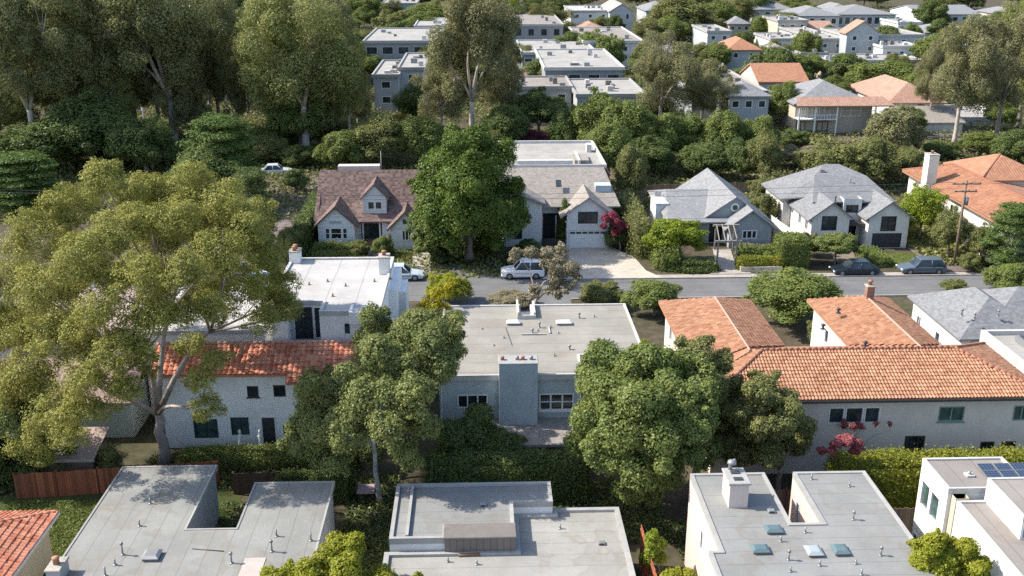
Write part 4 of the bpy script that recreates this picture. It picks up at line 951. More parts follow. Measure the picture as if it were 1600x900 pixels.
walls(h, rect(2.6, 15.3, 116, 136), 0, 5.6, WGH, name='rear_wall')
m = MB(); gable(m, 9.6, 14.3, 107.6, 113.6, 4.3, 6.0, 'y', .75, .16, .35)
m.slab([(2.3, 108.3, 7.0), (7.3, 108.3, 4.95), (7.3, 112.5, 4.95), (2.3, 116.4, 7.0)], .14)
m.slab([(2.3, 109.9, 4.3), (15.8, 109.9, 4.3), (14.6, 116.6, 7.3), (2.3, 116.6, 7.3)], .14)
m.slab([(2.3, 116.6, 7.28), (14.9, 116.7, 7.24), (15.9, 121, 5.6), (2.3, 121, 5.6)], .14)
r = m.out('roof', RTAUP, h)
a, b = Z(873, 288, 112.5); m = MB(); m.slab([(a - .32, 112.2, b - .12), (a + .32, 112.2, b - .12), (a + .32, 113.2, b + .38), (a - .32, 113.2, b + .38)], .1); m.out('roof_window', GLASS, r)
m = MB(); m.box(13.2, 15.0, 112.3, 115.5, 4.6, 6.1); m.out('rear_dormer', WBL, h)
flat_roof(h, rect(2.4, 15.5, 121, 136.5), 6.3, MSTO, RIMW, .35, .3)
m = MB(); m.box(4.6, 11.4, 121.3, 122.1, 6.3, 7.1); m.box(12.2, 12.5, 122.4, 128, 6.3, 6.9); m.box(14.0, 14.6, 130, 131.4, 6.3, 7.3); m.out('roof_upstand', RIMW, h)
m = MB(); m.box(11.8, 13.6, 123, 127, 6.3, 6.75); m.out('roof_hatch', RTAUP, h)

# ---- grey pyramid-roofed house
h = thing('grey_house', 'grey-green sided house with steep grey roofs, round attic window and timber entry arbour', 'house', (27, 112, 0))
walls(h, rect(27.7, 32.4, 107.4, 114), 0, 2.7, WSD, {0: [('win', 1.4, 1.05, 1.7, 1.05, {'n': 3, 'frame': WHITE, 't': .13})]}, gables=[[(27.7, 107.4, 2.7), (32.4, 107.4, 2.7), (30.05, 107.4, 4.25)]], name='front_wall')
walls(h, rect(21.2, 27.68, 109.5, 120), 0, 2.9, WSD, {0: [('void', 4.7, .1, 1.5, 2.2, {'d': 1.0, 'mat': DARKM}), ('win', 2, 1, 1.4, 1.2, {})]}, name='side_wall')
m = MB()
m.face([(25.0, 109.95, 2.6), (32.6, 109.95, 2.6), (28.8, 109.95, 5.2)]); m.out('attic_wall', WSD, h)
m = MB(); m.tube([(28.75, 109.95, 4.05), (28.75, 109.82, 4.05)], .48, 20, False); f = m.out('round_window', WHITE, h)
m = MB(); m.tube([(28.75, 109.82, 4.05), (28.75, 109.78, 4.05)], .3, 20, False); m.out('pane', GLASS, f)
m = MB(); gable(m, 27.7, 32.4, 107.4, 113.5, 2.7, 4.45, 'y', .6, .16, .4); 
gable(m, 24.8, 32.8, 110.0, 124.5, 2.55, 5.3, 'y', .5, .16, .35)
m.slab([(21.0, 108.6, 2.7), (27.9, 108.6, 2.7), (27.9, 117.6, 4.35), (22.3, 117.6, 4.35)], .16); m.slab([(27.5, 122.5, 3.0), (20.9, 122.5, 3.0), (22.3, 117.6, 4.35), (27.5, 117.6, 4.35)], .16); m.slab([(21.0, 122.5, 2.9), (21.0, 108.6, 2.72), (22.35, 117.6, 4.33)], .16)

r = m.out('roof', RGREY, h)
m = MB(); m.box(20.4, 21.8, 113.2, 117.0, 0, 3.6); m.out('parapet_wall', WST, h)
m = MB(); m.box(20.3, 21.9, 113.1, 117.1, 3.6, 3.7); m.box(20.8, 21.6, 116.8, 117.0, 3.7, 4.3); m.out('parapet_coping', RIMW, h)
m = MB()
for xa, xb, ya, zz in ((24.9, 27.0, 101.0, 2.6), (25.9, 28.1, 106.6, 2.75)):
    m.box(xa, xa + .16, ya, ya + .16, 0, zz); m.box(xb - .16, xb, ya, ya + .16, 0, zz + (.5 if ya < 102 else 0)); m.box(xa - .25, xb + .45, ya - .04, ya + .2, zz, zz + .2)
for k in range(4):
    u = k / 3; m.slab([(25.0 + u * 1.9, 101.0, 2.84), (25.1 + u * 1.9, 101.0, 2.84), (26.1 + u * 1.85, 106.8, 2.99), (26.0 + u * 1.85, 106.8, 2.99)], .08)
m.out('entry_arbour', plain("bleached timber", (.24, .215, .19), .85), h)

# ---- grey house with two front gables and dark garage door
h = thing('grey_gable_house', 'pale stucco house with slate-grey roofs, two front gables and dark garage door', 'house', (42, 111, 0))
WST2 = stucco("weathered white render", (.68, .655, .61), .4)
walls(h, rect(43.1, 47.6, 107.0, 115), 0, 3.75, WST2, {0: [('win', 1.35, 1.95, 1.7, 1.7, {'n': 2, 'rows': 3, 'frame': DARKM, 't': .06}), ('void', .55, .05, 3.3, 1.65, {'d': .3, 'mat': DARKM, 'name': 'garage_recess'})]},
      gables=[[(43.1, 107.0, 3.75), (47.6, 107.0, 3.75), (45.35, 107.0, 5.25)]], name='garage_wall')
m = MB(); m.box(43.68, 46.92, 107.12, 107.2, .06, 1.68); [m.box(43.75, 46.85, 107.09, 107.12, .12 + k * .4, .44 + k * .4) for k in range(4)]; m.out('garage_door', plain("charcoal garage door", (.045, .048, .055), .5), h)
walls(h, rect(36.8, 41.0, 107.3, 115), 0, 3.7, WST2, {0: [('win', 1.1, 2.0, 1.7, 1.65, {'n': 2, 'rows': 3, 'frame': DARKM, 't': .06}), ('win', 1.3, .5, 1.3, 1.0, {'frame': DARKM})], 3: [('win', 3, 1.6, 1.0, 1.2, {}), ('win', 5.5, 1.6, 1.0, 1.2, {})]}, gables=[[(36.8, 107.3, 3.7), (41.0, 107.3, 3.7), (38.9, 107.3, 5.15)]], name='front_wall')
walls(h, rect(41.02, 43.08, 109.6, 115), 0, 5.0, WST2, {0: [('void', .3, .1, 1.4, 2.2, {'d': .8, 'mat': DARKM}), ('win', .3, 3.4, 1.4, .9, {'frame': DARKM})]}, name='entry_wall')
walls(h, rect(35.8, 47.4, 115.02, 122.5), 0, 3.9, WST2, {3: [('win', 1, 1.6, 1.0, 1.2, {}), ('win', 4, 1.6, 1.0, 1.2, {})]}, name='rear_wall')
m = MB(); gable(m, 43.1, 47.6, 107.0, 116, 3.75, 5.4, 'y', .5, .16, .4); gable(m, 36.8, 41.0, 107.3, 116, 3.7, 5.3, 'y', .55, .16, .4)
m.slab([(37.5, 109.8, 4.6), (47.0, 109.8, 4.6), (45.6, 115.6, 6.25), (39.4, 115.6, 6.25)], .15); m.slab([(35.2, 114.4, 3.85), (39.0, 112.4, 4.7), (39.4, 115.6, 6.25), (41.6, 119.0, 6.9), (35.2, 122.9, 3.7)], .15)
m.slab([(39.4, 115.5, 6.2), (45.6, 115.5, 6.2), (43.4, 119.0, 6.95), (41.5, 119.0, 6.95)], .15); m.slab([(48.0, 113.0, 3.8), (48.0, 122.9, 3.7), (43.4, 119.0, 6.95), (45.6, 115.6, 6.25), (46.6, 111.5, 4.9)], .15); m.slab([(48.0, 122.9, 3.7), (35.2, 122.9, 3.7), (41.5, 119, 6.93), (43.4, 119, 6.93)], .15)
r = m.out('roof', RSLAT, h)
m = MB(); m.box(40.4, 40.9, 116.6, 117.0, 6.2, 6.8); m.out('roof_turbine', GREYM, r); vent_pipe(r, 43.1, 114.0, 5.7, .5, .09); vent_pipe(r, 39.8, 109.0, 4.9, .45, .08, True, DARKM)
m = MB(); m.box(41.0, 43.1, 107.9, 108.1, 2.3, 2.45); m.box(41.0, 43.1, 107.9, 109.6, 2.45, 2.55); m.out('entry_canopy', DARKM, h)

# ---- long terracotta house on the right
h = thing('tiled_house', 'long cream house with terracotta roof planes and tall white chimney, upper right', 'house', (60, 112, 0))
WC5 = stucco("ivory stucco", (.70, .67, .58), .3)
walls(h, rect(54.6, 66, 97.0, 124.5), 0, 4.75, WC5, {3: [('win', 5, 2.6, .9, 1.3, {'frame': DG}), ('win', 9, 2.6, .7, 1.0, {'frame': DG, 'arch': True}), ('win', 12.2, 2.6, .7, 1.0, {'frame': DG, 'arch': True}), ('void', 17, .6, 3.4, 2.2, {'d': 1.2}), ('win', 22.5, 2.3, 1.2, 1.4, {'frame': DARKM})], 0: [('win', 2, 2, 1.4, 1.4, {})]})
m = MB(); m.slab([(53.9, 125.2, 4.7), (53.9, 96.4, 4.7), (58.2, 100.5, 6.4), (58.2, 120.5, 6.4)], .2); clay(m, [(53.9, 125.2, 4.7), (53.9, 96.4, 4.7), (58.2, 100.5, 6.4), (58.2, 120.5, 6.4)], .3, .4, .06, .02, 4); m.slab([(53.9, 125.2, 4.7), (58.2, 120.5, 6.4), (62, 120.5, 6.4), (66.5, 125.2, 4.7)], .2)
m.slab([(58.2, 120.5, 6.4), (58.2, 100.5, 6.4), (66.5, 98, 4.7), (66.5, 124, 4.7)], .2); m.slab([(53.9, 96.4, 4.7), (66.5, 96.4, 4.7), (58.2, 100.5, 6.4)], .2)
r = m.out('roof', TERRA, h)
walls(h, rect(58.5, 66.5, 113.5, 122.5), 4.5, 6.4, WC5, name='upper_wall'); m = MB(); hip(m, 58.5, 66.5, 113.5, 122.5, 6.4, 8.2, .5, .18); m.out('upper_roof', TERRA, h)
m = MB(); ridge_caps(m, (53.9, 125.2, 4.76), (58.2, 120.5, 6.46)); ridge_caps(m, (58.2, 120.5, 6.46), (58.2, 100.5, 6.46)); ridge_caps(m, (58.0, 112.98, 6.2), (62.5, 118, 8.2)); m.out('ridge_tiles', plain("dark ridge tiles", (.30, .13, .08), .8), r)
chimney(h, 53.3, 54.5, 116.6, 118.0, 0, 8.4, WC5, 1)

# ================================================================== DISTANT BUILDINGS
FTAN = stucco("light sand render", (.52, .48, .41), .35); FGRY = stucco("soft grey render", (.45, .46, .45), .35)
FRBR = membrane("brownish flat roofing", (.27, .24, .21), 'y', 1.5); FRDK = membrane("dark grey flat roofing", (.22, .22, .215), 'y', 1.5)
def far_house(name, label, pxl, pxr, pyt, Y, depth, wm, rm, roof='flat', cols=3, rows=2, rise=1.6, rim=None, wtop=None, glass=None, balcony=False, wframe=None, wn=1, wh=1.3, ww=1.3, grp=None, zmax=None):
    X0, z = Z(pxl, pyt, Y); X1 = Z(pxr, pyt, Y)[0]
    wm = (wm, FTAN, wm, FGRY, wm)[int(pxl) % 5] if wm is WWH else wm; rm = (MSTO, FRBR, MSTO, FRDK)[int(pxr) % 4] if rm is MSTO else rm
    t = thing(name, label, 'building', ((X0 + X1) / 2, Y + depth / 2, 0), grp); w_ = X1 - X0; ops = []; opw = []
    if cols:
        for rr_ in range(rows):
            zz = z - 1.0 - wh - rr_ * 2.9
            if zz < .3: break
            for c_ in range(cols): u = w_ * (c_ + .5) / cols - ww / 2; ops.append(('win', u, zz, ww, wh, {'n': wn, 'frame': wframe or WHITE, 't': .12, 'glass': glass or GLASS}))
    walls(t, rect(X0, X1, Y, Y + depth), 0, z, wm, {0: ops})
    if roof == 'flat':
        r = flat_roof(t, rect(X0, X1, Y, Y + depth), z + .1, rm, rim or (RIMW, RIMG, RIMG)[int(pxl) % 3], .3, .35, th=.35, oh=.3)
        rd = random.Random(int(pxl)); mm = [GREYM, RIMW, RIMD]
        for k in range(rd.randint(4, 8)):
            a = X0 + w_ * rd.uniform(.08, .85); b = Y + depth * rd.uniform(.08, .85); s1, s2 = rd.uniform(.6, 1.6), rd.uniform(.6, 1.4)
            m = MB(); m.bev(a, a + s1, b, b + s2, z + .1, z + rd.uniform(.5, 1.2)); m.out('roof_unit', mm[k % 3], r)
    else:
        m = MB()
        if roof == 'hip': hip(m, X0, X1, Y, Y + depth, z, z + rise, .5, .25)
        elif roof == 'gx': gable(m, X0, X1, Y, Y + depth, z, z + rise, 'x', .5, .25)
        else: gable(m, X0, X1, Y, Y + depth, z, z + rise, 'y', .5, .25)
        m.out('roof', rm, t)
        if roof == 'gy': m = MB(); m.face([(X0, Y, z), (X1, Y, z), ((X0 + X1) / 2, Y, z + rise - .1)]); m.out('gable_wall', wm, t)
        if roof == 'gx':
            m = MB(); m.face([(X0, Y + depth, z), (X0, Y, z), (X0, Y + depth / 2, z + rise - .1)]); m.face([(X1, Y, z), (X1, Y + depth, z), (X1, Y + depth / 2, z + rise - .1)]); m.out('gable_wall', wm, t)
    if balcony:
        m = MB(); zb = max(.3, z - 3.2); m.box(X0 + .2, X1 - .2, Y - 1.4, Y, zb, zb + .15); b_ = m.out('balcony', RIMW, t)
        m = MB(); m.box(X0 + .2, X1 - .2, Y - 1.4, Y - 1.34, zb + .95, zb + 1.05)
        for k in range(int(w_ / .6)): m.box(X0 + .2 + k * .6, X0 + .26 + k * .6, Y - 1.4, Y - 1.34, zb + .15, zb + .95)
        m.out('railing', RIMW, b_)
    return t
FH = far_house
WBLUE = stucco("pale blue grey render", (.40, .43, .44), .25); WWH = stucco("chalk white render", (.60, .60, .58), .35); WTAN = stucco("sandy render", (.52, .45, .36), .3)
WDK = stucco("dark grey render", (.27, .28, .285), .3)
FH('apartment_block', 'blue-grey stucco block with two stacked windows between tall gum trees', 583, 622, 119, 200, 24, WBLUE, MSTO, cols=1, rows=2, ww=1.8, wh=1.4)
FH('apartment_block', 'blue-grey stucco wing with one small window, right of the twin-window block', 623, 662, 108, 204, 26, WBLUE, MSTO, cols=1, rows=1, ww=1.4, wh=1.7)
FH('flat_roof_building', 'flat-roofed building with dark ribbon windows behind the blue-grey block', 568, 692, 66, 240, 34, WDK, MSTO, cols=5, rows=1, ww=2.6, wh=1.8, wframe=RIMW)
FH('flat_roof_building', 'pale building with pinkish parapet between tree crowns, top centre left', 648, 700, 42, 300, 30, WTAN, MSTO, cols=2, rows=1)
FH('far_house', 'grey building with pale flat roof slabs right of the dark gum trees', 338, 402, 104, 212, 30, WGR, MSTO, cols=2, rows=1)
FH('far_house', 'dark-walled building with long taupe roof left of the white gabled house', 800, 880, 40, 300, 45, WDK, MBRN, cols=4, rows=1, ww=1.6, wh=1.8, wframe=DARKM)
FH('far_house', 'white flat-roofed building adjoining the white gabled house, top centre', 892, 953, 18, 385, 30, WWH, MWHT, cols=3, rows=1)
FH('far_house', 'white house with broad pale gable facing the camera, top centre', 953, 990, 17, 380, 30, WBLUE, MSTO, roof='gy', rise=2.6, cols=2, rows=1, ww=1.2, wh=2)
FH('far_house', 'wide low building with stone-grey flat roof below the white gabled house', 912, 1005, 66, 265, 42, WWH, MSTO, cols=5, rows=1)
FH('far_house', 'small house with hipped terracotta roof left of the stone-grey flat roof', 906, 944, 45, 330, 16, WWH, TERF, roof='hip', cols=2, rows=1)
FH('flat_roof_building', 'large flat-roofed building with rooftop boxes and dark front wall, upper centre', 852, 974, 108, 202, 34, WDK, MSTO, cols=4, rows=1, ww=2.4, wh=1.2, wframe=RIMW)
FH('flat_roof_building', 'long pale roof slab with dark clerestory behind the rooftop boxes', 816, 932, 84, 246, 30, WDK, MSTO, cols=6, rows=1, ww=2.0, wh=1.0)
FH('flat_roof_building', 'lower pale grey flat roof in front of the dark walled building', 902, 1008, 150, 178, 20, WGR, MSTO, cols=4, rows=1)
FH('flat_roof_building', 'grey building with cluttered parapet half hidden by the dark trees, centre', 800, 893, 138, 186, 14, WGR, MSTO, cols=3, rows=1, ww=1.6, wh=2.2)
FH('far_house', 'grey bungalow with brownish barrel roof behind the brown gum tree', 1082, 1198, 145, 186, 30, WBLUE, MBRN, cols=4, rows=1)
FH('far_house', 'grey cottage with low shingle hip roof in front of the brownish barrel roof', 1140, 1202, 148, 176, 10, WGR, RGREY, roof='hip', rise=1.5, cols=3, rows=1)
FH('far_house', 'small blue-grey house with rounded bright terracotta roof', 1138, 1188, 76, 258, 14, WBLUE, TERRA, roof='hip', rise=2.2, cols=2, rows=1)
FH('far_house', 'grey box house behind trees left of the rounded terracotta roof', 1106, 1142, 50, 300, 22, WBLUE, MSTO, cols=2, rows=1)
FH('far_house', 'tall cream house with clean terracotta gable roof, left of the glazed villa', 1186, 1262, 126, 200, 14, WWH, TERRA, roof='gx', rise=2.6, cols=2, rows=2)
v = FH('glazed_villa', 'two-storey villa with brown tiled skirt roof and white-framed glazing', 1244, 1364, 160, 176, 16, WTAN, RGREY, roof='hip', rise=2.9, cols=0)
X0, z = Z(1244, 160, 176); X1 = Z(1364, 160, 176)[0]
L_ = Loc((X0, 175.95), (X1, 175.95)); 
for (u0, w_) in ((.3, 1.5), (2.0, 2.0), (4.2, 2.0), (8.0, 3.6)): window(L_, u0, z - 2.5, w_, 2.1, v, 2, 2, WHITE, GLASS, t=.14)
for (u0, w_) in ((.3, 1.7), (4.0, 2.0)): window(L_, u0, .4, w_, 1.7, v, 2, 1, DARKM, GLASS, t=.1)
m = MB(); m.slab([(X0 - .6, 173.6, z - .25), (X1 + 3.0, 173.6, z - .25), (X1 + 1.8, 176.4, z + .9), (X0 + .2, 176.4, z + .9)], .2); m.out('skirt_roof', TERF, v)
m = MB(); [m.box(X0 + u, X0 + u + .22, 173.8, 174.0, 0, z - .3) for u in (.0, 2.8, 6.6, 13.3)]; m.out('colonnade', WHITE, v)
m = MB(); m.box(X0, X0 + 6.8, 173.9, 176, z - 2.75, z - 2.6); m.box(X0, X0 + 6.8, 173.85, 173.93, z - 1.9, z - 1.8); [m.box(X0 + k * .5, X0 + k * .5 + .06, 173.87, 173.92, z - 2.6, z - 1.9) for k in range(14)]; m.out('balcony', WHITE, v)
FH('far_house', 'white house with faded terracotta hip roof beside the leaning gum trunks', 1390, 1476, 158, 188, 22, WWH, TERF, roof='hip', rise=2.8, cols=3, rows=1)
FH('far_house', 'low white house with sandy roof glimpsed behind the gum trunks at right', 1420, 1505, 190, 176, 12, WWH, RTAUP, roof='gx', rise=1.8, cols=3, rows=1)
FH('far_house', 'white building pieces showing between the gum trunks at the right edge', 1500, 1580, 186, 182, 14, WWH, MSTO, cols=3, rows=1)
FH('apartment_block', 'large white apartment block with small terracotta gable, upper right', 1322, 1444, 56, 290, 22, WBLUE, MSTO, cols=6, rows=2, ww=1.5, wh=1.6, balcony=True)
FH('far_house', 'terracotta gabled penthouse in front of the white apartment block', 1324, 1374, 50, 284, 6, WBLUE, TERF, roof='gy', rise=3.0, cols=2, rows=2)
FH('far_house', 'low white building with curved parapet in front of the apartment block', 1326, 1444, 96, 262, 14, WWH, MSTO, cols=4, rows=1, ww=1.6)
FH('far_house', 'grey-white flat roof left of the apartment block', 1280, 1320, 62, 290, 40, WGR, MSTO, cols=2, rows=1)
FH('far_house', 'long white-fronted building with many windows under the top edge, right', 1308, 1400, 22, 372, 24, WBLUE, RGREY, roof='hip', rise=2.6, cols=8, rows=1, ww=2.0, wh=2.6)
FH('far_house', 'white building with pale hipped roof, top edge right of centre', 1244, 1312, 24, 366, 22, WWH, RGREY, roof='hip', rise=2.6, cols=4, rows=1, ww=1.8, wh=2)
FH('far_house', 'yellowish low wing below the pale hipped roof, top right', 1216, 1262, 33, 330, 18, WTAN, MSTO, cols=3, rows=1)
FH('far_house', 'grey-roofed house at the top edge left of the pale hipped roof', 1176, 1240, 14, 400, 24, WBLUE, RGREY, roof='hip', rise=3, cols=4, rows=1, ww=2, wh=2)
FH('far_house', 'white building with two-part grey roof at the top edge, far right', 1440, 1532, 22, 385, 30, WWH, RGREY, roof='gx', rise=2.4, cols=6, rows=1, ww=2, wh=2)
FH('far_house', 'white terrace house low between far trees, right of the rounded roof', 1205, 1250, 62, 288, 18, WWH, MSTO, cols=3, rows=1)
FH('far_house', 'white patio wall building left of the domed tree, upper right', 1286, 1330, 98, 246, 12, WTAN, MSTO, cols=2, rows=1)
FH('far_house', 'white house glimpsed at the right edge behind the gum crowns', 1560, 1610, 74, 290, 16, WWH, MSTO, cols=2, rows=1)
FH('far_house', 'low grey house under the far trees, top edge centre', 1010, 1060, 16, 400, 24, WGR, RGREY, roof='hip', rise=2.4, cols=3, rows=1)
FH('far_house', 'far white house above the dome-shaped ochre tree', 596, 650, 6, 420, 24, WBLUE, MSTO, cols=3, rows=1)
FH('far_house', 'reddish-brown roofed house behind the dark trees, left of the flat roofs', 812, 842, 124, 215, 12, WPK, TERF, roof='hip', rise=2, cols=1, rows=1)
FH('far_house', 'low beige house glimpsed behind the dark gum trees at left', 140, 200, 120, 215, 20, WTAN, TERF, roof='hip', rise=2, cols=3, rows=1)

extra = [(1300, 1330, 14, 400, 18, WWH, RGREY, 'hip', 'white two-storey house under the top edge between the hipped roofs'), (1380, 1440, 74, 276, 12, WWH, MSTO, 'flat', 'white balconied block right of the apartment block'),
 (1255, 1300, 62, 300, 14, WWH, MSTO, 'flat', 'white balconied house below the pale hipped roof'), (1120, 1165, 20, 390, 16, WWH, MSTO, 'flat', 'pale balconied house at the top edge right of the domed tree'), (1486, 1540, 78, 280, 14, WWH, MSTO, 'flat', 'pale balconied house behind the tall gum crowns'),
 (1090, 1130, 66, 330, 18, WWH, MSTO, 'flat', 'white box house behind the round tree left of the rounded roof'), (1140, 1172, 36, 350, 16, WTAN, RGREY, 'hip', 'tan hipped house among far trees, upper right of centre'),
 (1266, 1304, 44, 330, 14, WWH, TERF, 'gx', 'white house with faded red gable under the pale hipped roof'), (1404, 1440, 36, 350, 16, WWH, MSTO, 'flat', 'white flat house right of the long white-fronted building'),
 (1446, 1500, 50, 330, 16, WWH, RGREY, 'hip', 'white hipped house below the two-part grey roof'), (1510, 1560, 44, 350, 16, WTAN, MSTO, 'flat', 'sandy flat house at the right below the two-part grey roof'),
 (1196, 1240, 82, 262, 12, WWH, RTAUP, 'hip', 'white hipped house between the rounded roof and domed tree'), (1252, 1292, 84, 268, 12, WWH, MSTO, 'flat', 'white flat house with dark windows left of the low white building'),
 (1040, 1082, 84, 258, 14, WBLUE, MSTO, 'flat', 'pale house half hidden by the top of the brown gum'), (700, 760, 92, 250, 14, WWH, MSTO, 'flat', 'white house glimpsed behind the tall brownish gum tree'),
 (1016, 1052, 50, 330, 14, WWH, RGREY, 'gy', 'white gabled house at the foot of the large domed dark tree'), (745, 800, 24, 350, 16, WWH, RGREY, 'hip', 'white hipped house left of the long taupe roof'), (1556, 1600, 20, 400, 16, WWH, RGREY, 'hip', 'white hipped house under the top right gum crown')]
for (a_, b_, c_, Y_, d_, wm_, rm_, rf_, l_) in extra: FH('far_house', l_, a_, b_, c_, Y_, d_, wm_, rm_, roof=rf_, rise=1.8, cols=3, rows=2, ww=1.3, balcony=(rf_ == 'flat'))

# ================================================================== FENCES
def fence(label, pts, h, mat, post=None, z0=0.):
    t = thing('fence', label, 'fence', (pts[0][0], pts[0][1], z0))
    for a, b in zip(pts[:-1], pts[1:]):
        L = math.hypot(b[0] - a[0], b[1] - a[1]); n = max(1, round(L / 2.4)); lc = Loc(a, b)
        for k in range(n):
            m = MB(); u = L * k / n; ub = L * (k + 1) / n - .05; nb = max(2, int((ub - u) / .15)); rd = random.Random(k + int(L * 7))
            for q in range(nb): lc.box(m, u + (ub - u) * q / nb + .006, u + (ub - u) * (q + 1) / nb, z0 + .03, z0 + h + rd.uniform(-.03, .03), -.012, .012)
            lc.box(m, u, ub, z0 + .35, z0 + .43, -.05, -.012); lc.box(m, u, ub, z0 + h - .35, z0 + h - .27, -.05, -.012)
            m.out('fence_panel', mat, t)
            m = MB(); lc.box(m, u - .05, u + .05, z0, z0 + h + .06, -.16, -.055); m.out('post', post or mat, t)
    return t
fence('red-brown board fence behind the shaded left lawn', [(-28.8, 55.9), (-16.6, 57.2)], 1.75, WOODF)
fence('rust red board fence between the stepped roofs and the pink house', [(8.75, 33), (8.6, 47.6)], 2.75, boards("rusty fence boards", (.34, .12, .055), 3, .15, .6, .35))
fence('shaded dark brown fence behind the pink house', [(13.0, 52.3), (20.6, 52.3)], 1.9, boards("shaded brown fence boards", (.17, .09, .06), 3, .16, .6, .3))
fence('pale tan board fence under the long hedge, right', [(20.75, 50.2), (27.5, 50.2)], 1.8, WOODT)
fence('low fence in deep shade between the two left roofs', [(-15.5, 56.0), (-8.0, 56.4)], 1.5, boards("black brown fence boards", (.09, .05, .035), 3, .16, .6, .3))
fence('tall white boundary wall boards between the two grey houses', [(34.1, 118.0), (35.0, 108.6), (36.0, 106.2)], 1.8, plain("white fence boards", (.68, .65, .6), .7))
fence('dark timber fence beyond the long white garden, behind the grey house', [(20, 131), (44, 133)], 1.6, WOODT)
t = thing('low_wall', 'low stone garden wall with hedge on top beside the street', 'wall', (29, 98.8, 0))
m = MB(); m.box(26.9, 31.2, 98.7, 99.0, 0, .55); m.out('wall', WBG, t); m = MB(); m.bev(26.85, 31.25, 98.65, 99.05, .55, .63); m.out('coping', CONC, t)
t = thing('guard_rail', 'pale road guard rail at the right edge under the gum trees', 'railing', (85, 168, 0))
m = MB(); m.box(76, 104, 168.0, 168.12, .55, .85); m.out('rail', GREYM, t)
for k in range(10): m = MB(); m.box(76.3 + k * 3, 76.42 + k * 3, 168.12, 168.24, 0, .85); m.out('post', GREYM, t)

# ================================================================== STREET THINGS
def car(label, x, y, z, rz, paint, L=4.6, Wd=1.85, Hh=1.5, suv=False, cat='car', group=None):
    t = thing('parked_car', label, cat, (0, 0, 0), group)
    g = .24; hb = Hh * .56; half = Wd / 2
    def loft(st, mat, name, parent, smooth=False):
        m = MB(); v = []; n = len(st[0])
        for s_ in st: v += s_
        f = [(i * n + k, i * n + (k + 1) % n, (i + 1) * n + (k + 1) % n, (i + 1) * n + k) for i in range(len(st) - 1) for k in range(n)]
        f += [tuple(range(n - 1, -1, -1)), tuple((len(st) - 1) * n + k for k in range(n))]
        m.mesh(v, f, smooth); return m.out(name, mat, parent, origin=(0, 0, 0))
    def sec(xx, w, z0, z1, r=.1): return [(xx, -w + r * .4, z0), (xx, -w, z0 + .12), (xx, -w, z1 - r), (xx, -w + r, z1), (xx, w - r, z1), (xx, w, z1 - r), (xx, w, z0 + .12), (xx, w - r * .4, z0)]
    a = L / 2
    body = loft([sec(-a, half * .82, g + .12, hb - .12), sec(-a + .12, half * .93, g, hb - .03), sec(-a + .6, half, g, hb), sec(a - 1.3, half, g, hb), sec(a - .5, half * .96, g, hb - .1), sec(a - .1, half * .88, g, hb - .2), sec(a, half * .76, g + .1, hb - .3)], paint, 'body', t)
    r0, r1, f0, f1 = (-a + .15, -a + .5, a - 1.35, a - 2.0) if suv else (-a + .55, -a + 1.15, a - 1.3, a - 2.05)
    def gs(xx, w, z): return [(xx, -w, z), (xx, w, z)]
    m = MB(); zt_, wl, wt = Hh - .05, half - .06, half - .26
    q = [(r0, wl, hb - .02), (f0, wl, hb - .02), (f1, wt, zt_), (r1, wt, zt_)]
    vs = [(p[0], -p[1], p[2]) for p in q] + [(p[0], p[1], p[2]) for p in q]
    m.mesh(vs, [(0, 1, 2, 3), (7, 6, 5, 4), (1, 5, 6, 2), (3, 7, 4, 0), (2, 6, 7, 3)]); m.out('cabin_glass', GLASS, t, origin=(0, 0, 0))
    m = MB(); m.bev(r1 - .06, f1 + .08, -wt - .03, wt + .03, zt_ - .02, Hh + .03, .05)
    for sy in (-1, 1):
        for (xa, xb) in ((r0, r1), (f0, f1), ((r1 + f1) / 2, (r1 + f1) / 2)): m.tube([(xa, sy * (wl + .005), hb - .03), (xb, sy * (wt + .01), zt_)], .045, 5)
    m.out('roof', paint, t, origin=(0, 0, 0))
    for sx in (-1, 1):
        for sy in (-1, 1):
            cx = sx * (a - .85); m = MB(); m.tube([(cx, sy * (half - .2), .33), (cx, sy * (half + .015), .33)], .34, 18, False); w_ = m.out('wheel', plain("tyre rubber", (.02, .02, .02), .8), t, origin=(0, 0, 0))
            m = MB(); m.tube([(cx, sy * (half + .016), .33), (cx, sy * (half + .03), .33)], [.2, .17], 12, False); m.out('rim', GREYM, w_, origin=(0, 0, 0))
    for sy in (-1, 1):
        m = MB(); m.box(a - .14, a + .0, sy * half * .72 - .16, sy * half * .72 + .16, hb - .38, hb - .24); m.out('headlight', WHITE, t, origin=(0, 0, 0))
        m = MB(); m.box(-a - .01, -a + .1, sy * half * .74 - .12, sy * half * .74 + .12, hb - .3, hb - .14); m.out('tail_light', plain("red lamp plastic", (.35, .02, .02), .3), t, origin=(0, 0, 0))
    m = MB(); m.box(-.9, .9, half - .005, half + .012, hb * .6, hb * .64); m.box(-.9, .9, -half - .012, -half + .005, hb * .6, hb * .64); m.out('side_trim', DARKM, t, origin=(0, 0, 0))
    t.location = (x, y, z); t.rotation_euler = (0, 0, rz); return t
def paintm(n, c): return plain(n, c, .22, .0, .03, .6)
a, b = W(1339, 432, 0); car('dark navy saloon parked at the far kerb left of the silver-blue wagon', a, b + .9, .02, math.pi, paintm("navy car paint", (.012, .02, .03)), 4.8, 1.85, 1.42)
a, b = W(1444, 430, 0); car('silver-blue estate car parked at the kerb before the grey gabled house', a, b + .9, .02, math.pi, paintm("silver blue car paint", (.09, .115, .14)), 4.7, 1.85, 1.55, True)
a, b = W(817, 437, 0); car('white off-road wagon with grey doors parked under the dusty street tree', a, b + .9, .02, math.pi, paintm("white car paint", (.82, .81, .79)), 4.4, 1.85, 1.8, True, 'off-road car')
